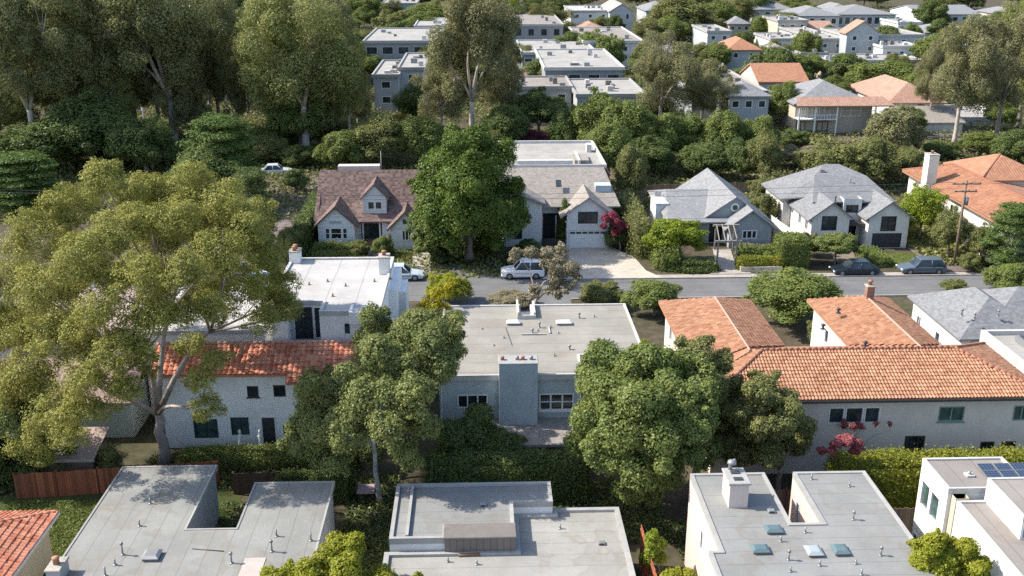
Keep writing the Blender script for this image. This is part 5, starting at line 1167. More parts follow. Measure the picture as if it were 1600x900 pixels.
a, b = W(432, 272, 0); car('white car parked up the side drive under dark trees', a, b, .02, .15, paintm("pale silver car paint", (.6, .64, .66)), 4.6, 1.8, 1.45)
a, b = W(648, 438, 0); car('pale blue hatchback behind the white modern roof', a - 1.2, b + .5, .02, 0, paintm("pale blue car paint", (.45, .52, .56)), 4.2, 1.75, 1.5, True)
a, b = W(391, 436, 0); car('light blue-white car glimpsed through the right edge of the gum crown', a, b + .5, .02, 0, paintm("ice blue car paint", (.5, .6, .66)), 4.3, 1.75, 1.45)
# second pale car behind white house corner is left out of view
# utility pole
x, y = 50.1, 100.4
t = thing('utility_pole', 'tall brown timber utility pole with crossarms by the parked cars', 'pole', (x, y, 0))
PW = plain("pole timber", (.20, .14, .10), .85)
m = MB(); m.tube([(x, y, -.1), (x, y, 9.2)], [.17, .11], 10); m.out('pole', PW, t)
for zz, ww in ((8.8, 1.5), (8.0, 1.2)):
    m = MB(); m.box(x - ww, x + ww, y - .17, y - .07, zz, zz + .12); c = m.out('crossarm', PW, t)
    for k in range(4):
        xx = x - ww + .15 + k * (2 * ww - .3) / 3; m = MB(); m.lathe(xx, y - .12, [(.03, zz + .12), (.07, zz + .18), (.07, zz + .26), (.03, zz + .3)], 8); m.out('insulator', GREYM, c)
m = MB(); m.tube([(x + .3, y, 6.6), (x + .3, y, 7.4)], .2, 10); m.out('transformer', GREYM, t)
for i, (dy, zz, xe_, ye_, ze_) in enumerate(((-.1, 9.05, -80, 104, 9.6), (.4, 8.25, -80, 106, 8.9), (-.1, 9.05, 110, 96, 9.4))):
    m = MB(); A_, B_ = Vector((x - .9 * (i != 2), y + dy, zz)), Vector((xe_, ye_, ze_))
    m.tube([A_.lerp(B_, k / 24) - Vector((0, 0, (1.6 if i < 2 else .8) * math.sin(math.pi * k / 24))) for k in range(25)], .018, 4)
    tag(m.out('power_line', DARKM), ('upper thin overhead wire running left from the utility pole', 'lower thin overhead wire running left from the utility pole', 'thin overhead wire running right from the utility pole')[i], 'wire')
a, b = W(240, 268, 0)
t = thing('utility_pole', 'slender pale pole in front of the dark gum trees, left', 'pole', (a, b, 0)); m = MB(); m.tube([(a, b, 0), (a - .6, b, 9.5)], [.2, .13], 9); m.out('pole', PALE, t); m = MB(); m.box(a - 1.4, a + .4, b - .1, b, 9.0, 9.12); m.out('crossarm', PALE, t)
for px, lb_ in ((378, 'white garden statue left of the dark door of the white house'), (409, 'white garden statue right of the dark door of the white house')):
    a, b = W(px, 712, 0); t = thing('garden_statue', lb_, 'statue', (a, b, 0))
    m = MB(); m.bev(a - .2, a + .2, b - .2, b + .2, 0, .45, .04); m.out('pedestal', CONC, t)
    m = MB(); m.lathe(a, b, [(.16, .45), (.13, .55), (.17, .8), (.19, 1.0), (.11, 1.2), (.16, 1.42), (.15, 1.55), (.06, 1.66), (.10, 1.76), (.09, 1.88), (.02, 1.96)], 12); m.out('figure', WST, t)
# small square pinkish hatch cover between the left roofs
t = thing('garden_table', 'small square pinkish garden table in the shade beside the birch trunks', 'table', (-7.2, 55.2, 0))
m = MB(); m.bev(-7.75, -6.65, 54.7, 55.8, .68, .75, .02); m.out('tabletop', plain("pink grey slats", (.36, .27, .27), .8), t)
for sx in (-.45, .45):
    for sy in (-.45, .45): m = MB(); m.tube([(-7.2 + sx, 55.25 + sy, 0), (-7.2 + sx * .9, 55.25 + sy * .9, .68)], .035, 6); m.out('leg', DARKM, t)

# ================================================================== NEAR TREES (surveyed leaf masses)
def masses(x, y, spec, Yc, amp, seed, S=None, squash=.9, back=True):
    """leaf masses listed as they were surveyed: bearing, elevation, size; each gets its own distance"""
    rd = random.Random(seed); out = []; cx = sum(s[0] for s in spec) / len(spec); W_ = max(abs(s[0] - cx) for s in spec) + 1
    for s in spec:
        k = math.sqrt(max(.05, 1 - ((s[0] - cx) / W_) ** 2)); dy = (s[3] if len(s) > 3 else rd.uniform(-1, .6)) * amp * k; Y = Yc + dy
        X, z = Z(s[0], s[1], Y); r = s[2] / SC(Y, z) * .98
        out.append((X - x, Y - y, z, r, r * 1.05, r * squash))
        if back and dy < 0: out.append((X - x + rd.uniform(-1, 1), Yc - y + abs(dy) * .8, z - r * .2, r * .9, r, r * squash))
    return out
x, y = -21.0, 60.1
spec = [(160, 280, 38, 0), (118, 328, 44, .2), (62, 372, 52, 0), (20, 432, 50, .1), (-30, 480, 50, 0), (222, 302, 46, .3), (300, 288, 44, .3), (352, 316, 40, 0), (384, 356, 40, -.2), (268, 345, 46, -.3), (188, 362, 50, -.4),
        (418, 398, 38, 0), (444, 442, 30, .2), (345, 395, 46, -.7), (128, 408, 50, -.8), (62, 455, 52, -.7), (14, 520, 48, -.3), (222, 425, 46, -.9), (292, 425, 40, -1), (388, 448, 38, -.6), (165, 480, 46, -1), (102, 525, 50, -.9),
        (45, 585, 48, -.6), (5, 640, 45, -.3), (80, 640, 44, -.8), (128, 590, 42, -1.15), (182, 545, 40, -1.1), (238, 500, 36, -1), (330, 480, 34, -.9), (408, 505, 30, -.4), (455, 488, 22, 0), (314, 592, 27, -1.05), (322, 634, 27, -1.05), (335, 562, 24, -1.0),
        (300, 540, 26, -.4), (105, 685, 30, -1.1), (40, 690, 36, -.6), (200, 610, 26, -1.1), (160, 640, 24, -1.1), (215, 560, 30, -.7), (252, 470, 36, -.9), (180, 598, 30, -1.1), (285, 492, 30, -.9), (122, 640, 34, -1.15), (212, 515, 34, -1), (150, 545, 34, -.9), (60, 520, 40, -.8), (20, 600, 40, -.6), (70, 680, 34, -.7), (350, 430, 40, .5), (90, 480, 46, .6), (250, 380, 46, .8), (430, 470, 26, .4)]
lb = masses(x, y, spec, 60.8, 8.5, 3, squash=.8)
lb = [l for i, l in enumerate(lb) if not (l[2] < 7.5 and l[1] > 3)]
hero('gum_tree', 'huge spreading eucalyptus with golden-olive crown filling the left foreground', x, y, lb, 250000, .19, .42, 'bigeuc', plain('gum bark', (.30, .255, .225), .85, var=.3), 5, 3.8, .40, 24, fork=(-.1, .2, 3.9), clumps=13, wig=.5, upb=.4, scat=.4)
x, y = -6.3, 54.6
spec = [(490, 655, 30), (528, 660, 34, -.5), (470, 702, 22), (508, 700, 28, -.4), (600, 525, 30), (645, 515, 38, .3), (692, 520, 32, .3), (592, 578, 32), (618, 565, 46, -.5), (690, 570, 34, -1.1), (512, 615, 40), (572, 620, 46, -.8), (645, 615, 44, -1.15), (500, 675, 36), (548, 675, 42, -.9), (610, 670, 38, -1.2), (662, 665, 34, -1.2), (524, 722, 28, -.6), (580, 708, 20, .8), (634, 712, 26, -1.2),
        (480, 645, 26), (700, 545, 26), (470, 690, 20), (670, 540, 34, -.6), (590, 545, 30, -.6)]
hero('birch_tree', 'tall mixed-green tree with white birch trunks between the two left foreground roofs', x, y, masses(x, y, spec, 54.6, 5.0, 4), 105000, .2, .6, 'birch', plain("white birch bark", (.40, .38, .35), .8, var=.35), 9, 5.2, .17, 16, fork=(-.5, .4, 5.6), clumps=11)
x, y = 1.8, 58.5
spec = [(700, 674, 30), (742, 672, 32), (705, 700, 34), (752, 698, 36), (778, 684, 22), (725, 720, 30), (790, 700, 30)]
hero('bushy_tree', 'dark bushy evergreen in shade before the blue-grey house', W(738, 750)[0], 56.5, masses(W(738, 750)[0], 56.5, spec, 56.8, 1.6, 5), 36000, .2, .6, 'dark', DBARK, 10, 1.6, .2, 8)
x, y = 10.2, 53.6
spec = [(985, 575, 36), (1035, 570, 40), (945, 605, 40), (1000, 625, 46, -.8), (1060, 625, 44, -.6), (918, 655, 38), (968, 675, 46, -1), (1030, 685, 46, -1), (1088, 665, 36, -1.0), (900, 695, 24), (948, 715, 36, -.8), (1000, 735, 40, -1), (1048, 738, 34, -.7), (985, 772, 24, -.6), (1100, 612, 32), (1108, 700, 28), (1015, 770, 22, -.5), (1078, 712, 28, -1.0)]
hero('broadleaf_tree', 'large bright green tree left of the dark olive one, behind the stepped roofs', x, y, masses(x, y, spec, 53.2, 4.4, 6), 100000, .22, .62, 'mid', BARK, 11, 3.2, .26, 14, clumps=10)
spec = [(1098, 548, 24), (1128, 565, 24), (1118, 600, 30), (1145, 640, 28), (1100, 640, 26), (1150, 600, 20), (1135, 690, 26)]
hero('olive_tree', 'thin olive-toned tree rising against the west slope of the terracotta roof', 13.6, 57.0, masses(13.6, 57.0, spec, 56.8, 1.5, 7), 26000, .2, .55, 'olive', BARK, 12, 3.4, .2, 8)
spec = [(1188, 620, 28), (1232, 645, 30), (1180, 668, 32), (1240, 690, 30), (1200, 705, 34), (1262, 668, 20), (1160, 710, 24), (1215, 665, 30, -1), (1155, 650, 20)]
hero('bushy_tree', 'dark olive bushy tree at the left end of the mansion front wall', 18.3, 54.6, masses(18.3, 54.6, spec, 54.8, 1.7, 8), 42000, .2, .58, 'olive', BARK, 13, 2.2, .2, 9)
spec = [(438, 908, 24), (480, 893, 27), (540, 890, 32), (598, 902, 28), (520, 925, 40), (430, 930, 26), (580, 935, 40), (628, 913, 16), (470, 925, 34), (550, 872, 16), (505, 880, 14)]
hero('bushy_tree', 'bright lime-green bushy tree cut by the bottom edge between two roofs', -6.6, 41.0, masses(-6.6, 41.0, spec, 41.2, 1.2, 9), 50000, .17, .6, 'lime', BARK, 14, 1.8, .16, 8, clumps=8)
spec = [(1025, 850, 16), (1032, 872, 14), (1018, 838, 12)]
hero('shrub', 'small bright green shrub in the yard beside the rust red fence', 9.6, 44.6, masses(9.6, 44.6, spec, 44.6, .5, 10), 7000, .13, .65, 'bright', BARK, 15, .6, .06, 3, cat='shrub')
spec = [(1050, 905, 18), (1075, 900, 14)]
hero('shrub', 'lime shrub cut by the bottom edge beside the pink house', 9.9, 41.0, masses(9.9, 41.0, spec, 41.0, .4, 11), 5000, .13, .65, 'lime', BARK, 16, .5, .06, 2, cat='shrub')
spec = [(1455, 852, 22), (1490, 862, 28), (1520, 880, 26), (1470, 882, 30), (1500, 900, 34), (1540, 905, 24), (1450, 870, 18), (1430, 850, 12)]
hero('bushy_tree', 'lime-green bush between the pink house and the white block house', 22.0, 38.3, masses(22.0, 38.3, spec, 38.6, .9, 12), 34000, .15, .62, 'lime', BARK, 17, 1.6, .14, 7, clumps=8)
spec = [(20, 650, 40), (60, 700, 44), (15, 720, 50), (100, 720, 30), (-30, 690, 50), (40, 755, 30), (-10, 770, 30)]
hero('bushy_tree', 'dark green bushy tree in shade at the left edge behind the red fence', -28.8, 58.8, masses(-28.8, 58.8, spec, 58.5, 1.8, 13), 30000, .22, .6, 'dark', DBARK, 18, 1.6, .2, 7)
hero('shrub', 'olive conical shrub behind the shed and fence', -23.9, 58.2, [(0, 0, .9, .9, .8, .9), (.1, 0, 1.7, .6, .6, .8)], 6000, .16, .6, 'olive', BARK, 19, .5, .06, 2, cat='shrub')
LM['hlime'] = leafmat("hedge lime leaves", (.13, .165, .022), (.23, .25, .035), .28, (.30, .26, .035))
hedge('long bright hedge below the mansion front wall', 21.3, 36, 52.5, 54.5, 3.1, 'hlime', 60000, 21, .17, rough=.2)
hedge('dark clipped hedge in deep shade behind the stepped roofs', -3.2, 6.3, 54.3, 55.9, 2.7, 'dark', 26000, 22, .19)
hedge('low shaded hedge before the white house with red tiles', -19.6, -8.2, 59.0, 60.2, 1.1, 'mid', 20000, 23, .16)
hedge('narrow climbing hedge along the right side of the pink house', 20.6, 21.25, 41.2, 48.8, 4.2, 'olive', 12000, 24, .18, rough=.2)
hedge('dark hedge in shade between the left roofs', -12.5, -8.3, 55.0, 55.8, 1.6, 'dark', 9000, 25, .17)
hero('flowering_shrub', 'magenta bougainvillea at the left end of the long hedge', 21.9, 53.6, masses(21.9, 53.6, [(1308, 692, 10), (1322, 688, 13), (1340, 694, 11), (1300, 704, 8), (1335, 704, 9)], 53.0, .5, 14), 9000, .15, .7, 'pink', BARK, 26, 1.2, .1, 4, cat='shrub')
hero('flowering_shrub', 'sparse pink bougainvillea on the mansion wall under its triple window', 24.0, 56.9, masses(24.0, 56.9, [(1320, 664, 8), (1335, 668, 8), (1368, 662, 5)], 56.9, .2, 15), 1300, .13, .7, 'pink', BARK, 27, 2.0, .05, 3, cat='shrub')

# ================================================================== STREET TREES AND GARDENS
T = atree
spec = [(727, 240, 38), (690, 262, 36), (770, 255, 36), (730, 280, 48, -1), (678, 310, 34), (785, 305, 34), (740, 330, 46, -1), (700, 350, 40, -.8), (780, 350, 34), (745, 372, 30), (712, 222, 22), (755, 222, 24), (665, 345, 24), (798, 330, 22), (660, 290, 16), (806, 290, 14), (768, 378, 22), (700, 378, 22)]
x, y = -1.2, 104.3
hero('fig_tree', 'large dense round dark green tree between the cottage and the garage house', x, y, masses(x, y, spec, 104.6, 4.6, 20), 90000, .3, .65, 'deep', BARK, 30, 2.6, .5, 12, clumps=9)
spec = [(665, 350, 18), (690, 350, 20), (672, 375, 22), (700, 375, 18), (682, 395, 14)]
hero('bushy_tree', 'small green tree in front of the cottage entry, left of the round tree', -4.6, 102.6, masses(-4.6, 102.6, spec, 102.6, 1.2, 21), 18000, .26, .65, 'mid', BARK, 31, 1.6, .15, 5)
lb = lobes_for('broad', 6.7, 4.7, 1.2, 61, 5.4)
hero('pittosporum_tree', 'umbrella-shaped lime green tree before the grey pyramid-roofed house', 20.6, 102.6, lb, 30000, .24, .65, 'bright', BARK, 32, 1.6, .16, 8, clumps=12, scat=.5)
spec = [(806, 398, 13), (830, 394, 14), (872, 404, 20), (856, 395, 14), (892, 420, 18), (874, 428, 17), (868, 446, 16), (838, 452, 13), (890, 446, 12), (815, 464, 10), (872, 462, 10), (900, 432, 10), (855, 412, 12, -1)]
hero('street_tree', 'sparse dusty grey-green tree by the street in front of the off-road wagon', 4.4, 85.5, masses(4.4, 85.5, spec, 87.5, 2.2, 23, back=False), 8500, .24, .6, 'grey', plain("pale dusty bark", (.36, .29, .22), .85), 33, 1.6, .17, 13, fork=(.7, .5, 2.2), clumps=14)
T('dome', 'lime', 700, 474, 428, 76, 'round yellow-green shrub behind the blue-grey house roof, left', 'shrub', 'shrub')
spec = [(674, 474, 20), (660, 488, 20), (680, 458, 12), (690, 500, 22), (675, 520, 26), (650, 530, 14), (700, 525, 14)]
hero('shrub', 'tall yellow-leaved shrub between the white modern house and the blue-grey house', -4.6, 74, masses(-4.6, 74, spec, 73, 1.0, 24), 14000, .2, .65, 'yellow', BARK, 34, 1.4, .1, 4, cat='shrub')
T('dome', 'olive', 940, 478, 438, 74, 'grey-green shrub near the kerb right of the dusty street tree', 'shrub', 'shrub')
T('dome', 'mid', 1022, 492, 434, 92, 'round green shrub by the street beside the mansion corner', 'shrub', 'shrub')
T('broad', 'mid', 1236, 505, 424, 146, 'wide round green tree by the street between the mansion wings', 'bushy_tree')
T('dome', 'olive', 1284, 545, 488, 46, 'small olive shrub in the mansion courtyard', 'shrub', 'shrub')
T('dome', 'mid', 1575, 462, 410, 90, 'round dark green bush at the street, right edge', 'shrub', 'shrub')
T('dome', 'olive', 1490, 458, 436, 44, 'low sparse bush above the grey shingled roof', 'shrub', 'shrub')
T('dome', 'grey', 800, 476, 455, 70, 'low dusty bush at the foot of the street tree', 'shrub', 'shrub')
hedge('tall boxy hedge left of the umbrella tree', 18.6, 20.6, 99.6, 104.5, 2.0, 'mid', 9000, 41, .26, rough=.25)
hedge('narrow golden green hedge between the garage house and the grey house', 16.6, 18.2, 104, 118, 3.6, 'olive', 14000, 42, .28, rough=.35)
hedge('square clipped green hedge before the pale twin-gabled house', 31.5, 34.3, 99.9, 103.0, 2.9, 'mid', 14000, 43, .22)
hedge('low clipped hedge on the stone garden wall', 27.0, 31.3, 99.1, 100.4, 1.1, 'hlime', 9000, 44, .2)
hedge('second low hedge behind the garden wall, nearer the grey house', 27.6, 31.3, 102.2, 103.4, 1.4, 'mid', 7000, 45, .2)
hedge('curving golden hedge between the blue-grey house and the mansion', 11.9, 13.3, 64.5, 72.5, 2.2, 'hlime', 14000, 46, .2, rough=.2)
hedge('low yellow-green hedge behind the blue-grey roof', 10.6, 13.6, 75.5, 77.0, 1.4, 'hlime', 7000, 47, .2)
hedge('dark ivy hedge along the left side of the cottage', -20.3, -18.9, 106.5, 122, 3.2, 'dark', 12000, 48, .28, rough=.25)
hedge('planting under the cottage front window', -18.2, -13.2, 105.6, 107.2, .8, 'mid', 9000, 49, .22, rough=.25)
hedge('shaded bed under the umbrella tree by the pavement', 20.8, 24.4, 98.8, 100.6, .7, 'dark', 8000, 50, .22, rough=.2)
hedge('low clipped edge round the right lawn', 41.3, 43.3, 100.2, 104.6, .8, 'mid', 5000, 51, .2)
hero('garden_tree', 'small cloud-pruned tree before the pale twin-gabled house', 37.6, 101.2, lobes_for('broad', 5.0, 3.3, 1.1, 62, 4.0), 22000, .24, .65, 'mid', BARK, 37, 1.2, .12, 7, clumps=12, scat=.5)
T('dome', 'mid', 597, 400, 368, 34, 'round bush by the cottage entrance steps', 'shrub', 'shrub')
T('dome', 'olive', 560, 397, 376, 40, 'spreading bush under the cottage front gable', 'shrub', 'shrub')
T('cone', 'olive', 609, 396, 366, 18, 'small conifer right of the cottage steps', 'shrub', 'shrub')
T('cone', 'deep', 882, 382, 312, 32, 'clipped cone of evergreen beside the garage', 'topiary', 'shrub')
spec = [(946, 340, 9), (957, 338, 10), (964, 350, 9), (944, 354, 6), (960, 362, 7)]
hero('flowering_shrub', 'magenta bougainvillea climbing the right corner of the garage house', 15.4, 106.6, masses(15.4, 106.6, spec, 106.6, .6, 25), 8000, .2, .7, 'purple', BARK, 36, 1.8, .1, 4, cat='shrub')
MATS_p = LM['purple2'] = leafmat("crimson blossom", (.20, .03, .05), (.34, .08, .11), .3)
bpy.data.objects[[o.name for o in bpy.data.objects if o.name.startswith('crown')][-1]].data.materials[0] = MATS_p
T('dome', 'dark', 960, 390, 350, 36, 'dark shrub under the bougainvillea beside the garage', 'shrub', 'shrub')
T('dome', 'dark', 825, 400, 372, 44, 'dark shrub under the arched window of the garage house', 'shrub', 'shrub')
T('broad', 'bright', 1436, 372, 288, 72, 'lime green tree beside the tall white chimney', 'garden_tree')
T('broad', 'olive', 1480, 405, 328, 62, 'grey-green tree left of the utility pole', 'garden_tree')
T('conif', 'cyp', 1575, 428, 312, 98, 'layered dark conifer at the right edge before the tiled house', 'conifer')
T('dome', 'olive', 1514, 424, 394, 40, 'low shrub at the foot of the utility pole', 'shrub', 'shrub')
T('broad', 'olive', 1530, 415, 352, 50, 'olive tree between the utility pole and the layered conifer', 'garden_tree')
T('dome', 'olive', 1262, 400, 358, 34, 'loose shrub at the left corner of the pale twin-gabled house', 'shrub', 'shrub')
T('dome', 'mid', 1200, 412, 392, 30, 'small bush right of the timber arbour', 'shrub', 'shrub')
T('dome', 'grey', 1168, 404, 378, 30, 'silvery shrub by the arbour post', 'shrub', 'shrub')
T('dome', 'dark', 690, 412, 392, 40, 'dark undergrowth beneath the round tree', 'shrub', 'shrub')

# ================================================================== TREES BEHIND THE HOUSES
GB = 'trees behind the houses'
# left gum grove
T('euc', 'darkeuc', 60, 262, -60, 210, 'dark gum tree at the far left edge of the grove', 'gum_tree', bark=PALE)
T('euc', 'oliveuc', 20, 250, 60, 170, 'olive-leaved gum tree low at the left edge of the grove', 'gum_tree', bark=PALE)
T('euc', 'darkeuc', 150, 240, -70, 210, 'tall dark gum tree second from the left in the grove', 'gum_tree', bark=PALE)
T('euc', 'darkeuc', 275, 240, -60, 230, 'tall dark gum tree with pale forked trunk at the right of the grove', 'gum_tree', bark=PALE)
T('euc', 'oliveuc', 130, 212, -80, 200, 'sunlit olive gum crown at the top left of the grove', 'gum_tree', bark=PALE)
T('euc', 'darkeuc', 345, 218, -30, 130, 'slender dark gum tree beside the pale roof slabs', 'gum_tree', bark=PALE)
T('euc', 'darkeuc', 215, 220, 10, 170, 'shaded gum tree behind the forked pale trunk', 'gum_tree', bark=PALE)
T('broad', 'dark', 150, 268, 150, 150, 'dark understorey tree below the gum grove', 'bushy_tree')
T('broad', 'dark', 60, 275, 190, 130, 'shaded understorey tree left below the gum grove', 'bushy_tree')
T('broad', 'dark', 230, 275, 180, 110, 'shaded understorey tree behind the slender pale pole', 'bushy_tree')
T('conif', 'cyp', 40, 330, 235, 140, 'layered green cypress at the left edge above the big crown', 'conifer')
T('conif', 'cyp', 352, 318, 172, 140, 'broad layered cypress left of the cottage drive', 'conifer')
T('conif', 'dark', 400, 400, 255, 80, 'dark cypress in shade beside the drive', 'conifer')
T('broad', 'dark', 330, 330, 230, 120, 'dark tree in the shade under the broad cypress', 'bushy_tree')
T('broad', 'olive', 110, 262, 205, 90, 'ochre-flecked bush above the big gum crown', 'bushy_tree')
T('dome', 'olive', 455, 405, 352, 44, 'olive bush at the cottage side of the drive', 'shrub', 'shrub')
T('dome', 'dark', 462, 300, 262, 40, 'dark bush at the head of the drive', 'shrub', 'shrub')
T('euc', 'oliveuc', 480, 246, -40, 215, 'large sunlit gum tree left of the blue-grey apartment block', 'gum_tree', bark=PALE)
T('euc', 'oliveuc', 425, 232, 20, 110, 'smaller gum tree leaning on the large sunlit gum', 'gum_tree', bark=PALE)
T('broad', 'mid', 470, 240, 130, 110, 'green tree in the middle of the large sunlit gum', 'bushy_tree')
T('euc', 'oliveuc', 548, 236, 40, 90, 'narrow gum tree touching the blue-grey apartment block', 'gum_tree', bark=PALE)
T('dome', 'mid', 538, 268, 200, 80, 'round green bush above the cottage roof at left', 'bushy_tree')
T('broad', 'olive', 595, 262, 178, 100, 'yellow-tinged bushy tree above the cottage ridge', 'bushy_tree')
T('broad', 'mid', 655, 260, 180, 90, 'green bushy tree between the cottage ridge and the round tree', 'bushy_tree')
T('dome', 'rust', 625, 205, 176, 50, 'ochre bush under the apartment block windows', 'shrub', 'shrub')
T('broad', 'dark', 645, 200, 132, 56, 'dark small tree at the foot of the blue-grey wing', 'bushy_tree')
T('dome', 'olive', 617, 66, 10, 66, 'dome-shaped ochre-green tree above the flat roofs', 'bushy_tree')
T('euc', 'browneuc', 738, 232, -30, 180, 'tall brownish gum tree in the top centre', 'gum_tree', bark=PALE)
T('euc', 'browneuc', 690, 225, 70, 110, 'shorter brown gum tree at the foot of the tall brownish one', 'gum_tree', bark=PALE)
T('euc', 'browneuc', 785, 215, 50, 80, 'reddish-brown gum tree right of the tall brownish one', 'gum_tree', bark=PALE)
T('broad', 'bright', 788, 60, -10, 50, 'bright green round tree at the top edge behind the brown gum', 'bushy_tree')
T('broad', 'dark', 842, 215, 140, 96, 'dark tree with bluish shade behind the garage house', 'bushy_tree')
T('broad', 'dark', 790, 240, 165, 80, 'dark tree right of the round green tree top', 'bushy_tree')
T('broad', 'dark', 885, 245, 165, 60, 'dark tree in shade left of the bright green trees', 'bushy_tree')
T('broad', 'purple', 828, 236, 200, 56, 'purple-leaved shrub behind the garage house roof', 'shrub', 'shrub')
T('broad', 'mid', 930, 248, 142, 90, 'bright green tree behind the garage house, right', 'bushy_tree', var=1)
T('broad', 'mid', 975, 262, 150, 80, 'leafy green tree second right behind the garage house', 'bushy_tree')
T('broad', 'mid', 950, 290, 190, 80, 'green tree standing at the garage house roof corner', 'bushy_tree')
T('broad', 'olive', 985, 320, 225, 56, 'yellow-olive tree above the narrow golden hedge', 'bushy_tree')
T('broad', 'mid', 1025, 262, 172, 80, 'green tree behind the steep grey roof, left', 'bushy_tree')
T('broad', 'mid', 1075, 258, 178, 76, 'green tree directly behind the steep grey apex', 'bushy_tree')
T('broad', 'mid', 1130, 262, 172, 80, 'green tree right behind the steep grey apex', 'bushy_tree')
T('broad', 'mid', 1180, 262, 178, 70, 'green tree between the two grey roofs', 'bushy_tree')
T('broad', 'olive', 1190, 290, 205, 56, 'olive sapling right of the steep grey roof', 'bushy_tree')
T('dome', 'olive', 1200, 320, 268, 60, 'scrubby ochre bush between the grey houses', 'shrub', 'shrub')
T('dome', 'olive', 1190, 352, 300, 50, 'scrubby bush by the white boundary wall', 'shrub', 'shrub')
T('broad', 'dark', 1010, 275, 215, 90, 'dark lower tree in shade behind the grey flat wing', 'bushy_tree')
T('broad', 'dark', 1100, 280, 222, 90, 'shaded lower tree behind the steep grey apex', 'bushy_tree')
T('broad', 'dark', 1160, 285, 215, 60, 'shaded lower tree between the two grey roofs', 'bushy_tree')
T('euc', 'browneuc', 1030, 215, 42, 120, 'brown-olive gum tree above the steep grey roof', 'gum_tree', bark=PALE)
T('euc', 'browneuc', 1095, 205, 90, 110, 'low wide brown gum tree right of the taller one', 'gum_tree', bark=PALE)
T('broad', 'mid', 953, 118, 52, 52, 'round green tree beside the stone-grey flat roofs', 'bushy_tree')
T('broad', 'olive', 1010, 122, 62, 50, 'olive tree right of the round green tree', 'bushy_tree')
T('broad', 'mid', 1118, 116, 66, 52, 'round green tree left of the rounded terracotta roof', 'bushy_tree')
T('dome', 'olive', 1060, 62, -8, 110, 'large domed dark tree at the top edge right of the white gable', 'bushy_tree')
T('dome', 'olive', 872, 80, 38, 70, 'olive domed tree between the dark walled and white houses', 'bushy_tree')
T('broad', 'dark', 870, 34, -6, 50, 'dark tree at the top edge left of the white house', 'bushy_tree')
T('euc', 'olive', 820, 120, 70, 44, 'brownish tree left of the long pale roof slab', 'gum_tree')
T('broad', 'mid', 1180, 108, 70, 60, 'green tree under the rounded terracotta roof', 'bushy_tree')
T('broad', 'mid', 1258, 102, 48, 54, 'green tree under the yellowish low wing', 'bushy_tree')
T('broad', 'mid', 1188, 62, 24, 40, 'green tree at the top right of the rounded roof', 'bushy_tree')
T('broad', 'dark', 1215, 62, 28, 40, 'palm-like dark tree beside the yellowish low wing', 'bushy_tree')
T('broad', 'mid', 1240, 130, 84, 80, 'low green tree belt left of the clean terracotta gable', 'bushy_tree')
T('broad', 'mid', 1222, 198, 124, 54, 'slim green tree in front of the cream house with terracotta gable', 'bushy_tree')
T('dome', 'mid', 1375, 152, 92, 116, 'large dome-shaped green tree below the apartment block', 'bushy_tree')
T('dome', 'olive', 1300, 292, 214, 110, 'large grey-olive shrub mass below the glazed villa, left', 'shrub', 'shrub')
T('dome', 'olive', 1352, 290, 210, 100, 'large grey-olive shrub mass below the glazed villa, right', 'shrub', 'shrub')
T('dome', 'browneuc', 1395, 250, 160, 90, 'brown twiggy tree right of the glazed villa', 'bushy_tree')
T('dome', 'grey', 1250, 262, 222, 70, 'pale scrub below the slim green tree', 'shrub', 'shrub')
T('dome', 'olive', 1410, 282, 228, 70, 'olive scrub left of the tall white chimney', 'shrub', 'shrub')
T('dome', 'dark', 1240, 232, 200, 50, 'dark bush at the left foot of the glazed villa', 'shrub', 'shrub')
T('euc', 'browneuc', 1490, 228, 18, 130, 'tall gum tree with leaning pale trunk, upper right', 'gum_tree', bark=PALE)
T('euc', 'browneuc', 1555, 224, 10, 130, 'tall dark-trunked gum tree at the right edge', 'gum_tree', bark=BARK)
T('euc', 'oliveuc', 1590, 200, -10, 120, 'olive gum crown at the top right corner', 'gum_tree', bark=BARK)
T('euc', 'browneuc', 1450, 200, 60, 70, 'slender gum sapling left of the leaning trunk', 'gum_tree', bark=PALE)
T('dome', 'dark', 1590, 262, 200, 90, 'dark bush at the right edge above the terracotta roof', 'shrub', 'shrub')
T('dome', 'mid', 1530, 240, 205, 70, 'green bank of shrubs under the gum trees, right', 'shrub', 'shrub')
T('dome', 'dark', 1470, 246, 218, 60, 'low dark shrub left of the upper terracotta roof', 'shrub', 'shrub')
more = [(30, 215, 20, 120), (95, 205, 0, 130), (190, 228, 60, 150), (110, 232, 90, 120), (250, 205, -20, 140), (320, 205, 20, 110), (5, 232, 110, 110), (170, 250, 110, 110), (300, 238, 100, 90), (375, 228, 90, 80), (390, 180, -10, 120), (510, 200, -20, 130), (330, 170, -40, 120), (440, 190, -30, 110), (560, 215, 110, 60)]
more_lab = ['extra gum crown filling the dense left grove, dark olive', 'extra gum crown filling the dense left grove, sunlit olive', 'extra gum crown filling the dense left grove, brownish']
for i, (px, pyb, pyt, w_) in enumerate(more): T('euc', ('darkeuc', 'oliveuc', 'browneuc')[i % 3], px, pyb, pyt, w_, more_lab[i % 3], 'gum_tree', 'tree', 'gum trees of the left grove', bark=PALE)
under = [(20, 255, 60), (100, 262, 70), (190, 258, 60), (265, 262, 60), (310, 258, 60), (420, 256, 60), (470, 262, 50), (530, 232, 60), (580, 225, 50), (380, 245, 50), (700, 240, 60), (760, 246, 60), (650, 226, 50), (455, 236, 40)]
for i, (px, pyb, w_) in enumerate(under): T(('dome', 'broad')[i % 2], ('dark', 'olive')[i % 2], px, pyb, pyb - w_ * .75, w_ * 1.3, ('dark understorey bush under the gum trees', 'olive understorey bush under the gum trees')[i % 2], 'shrub', 'shrub', 'understorey bushes')
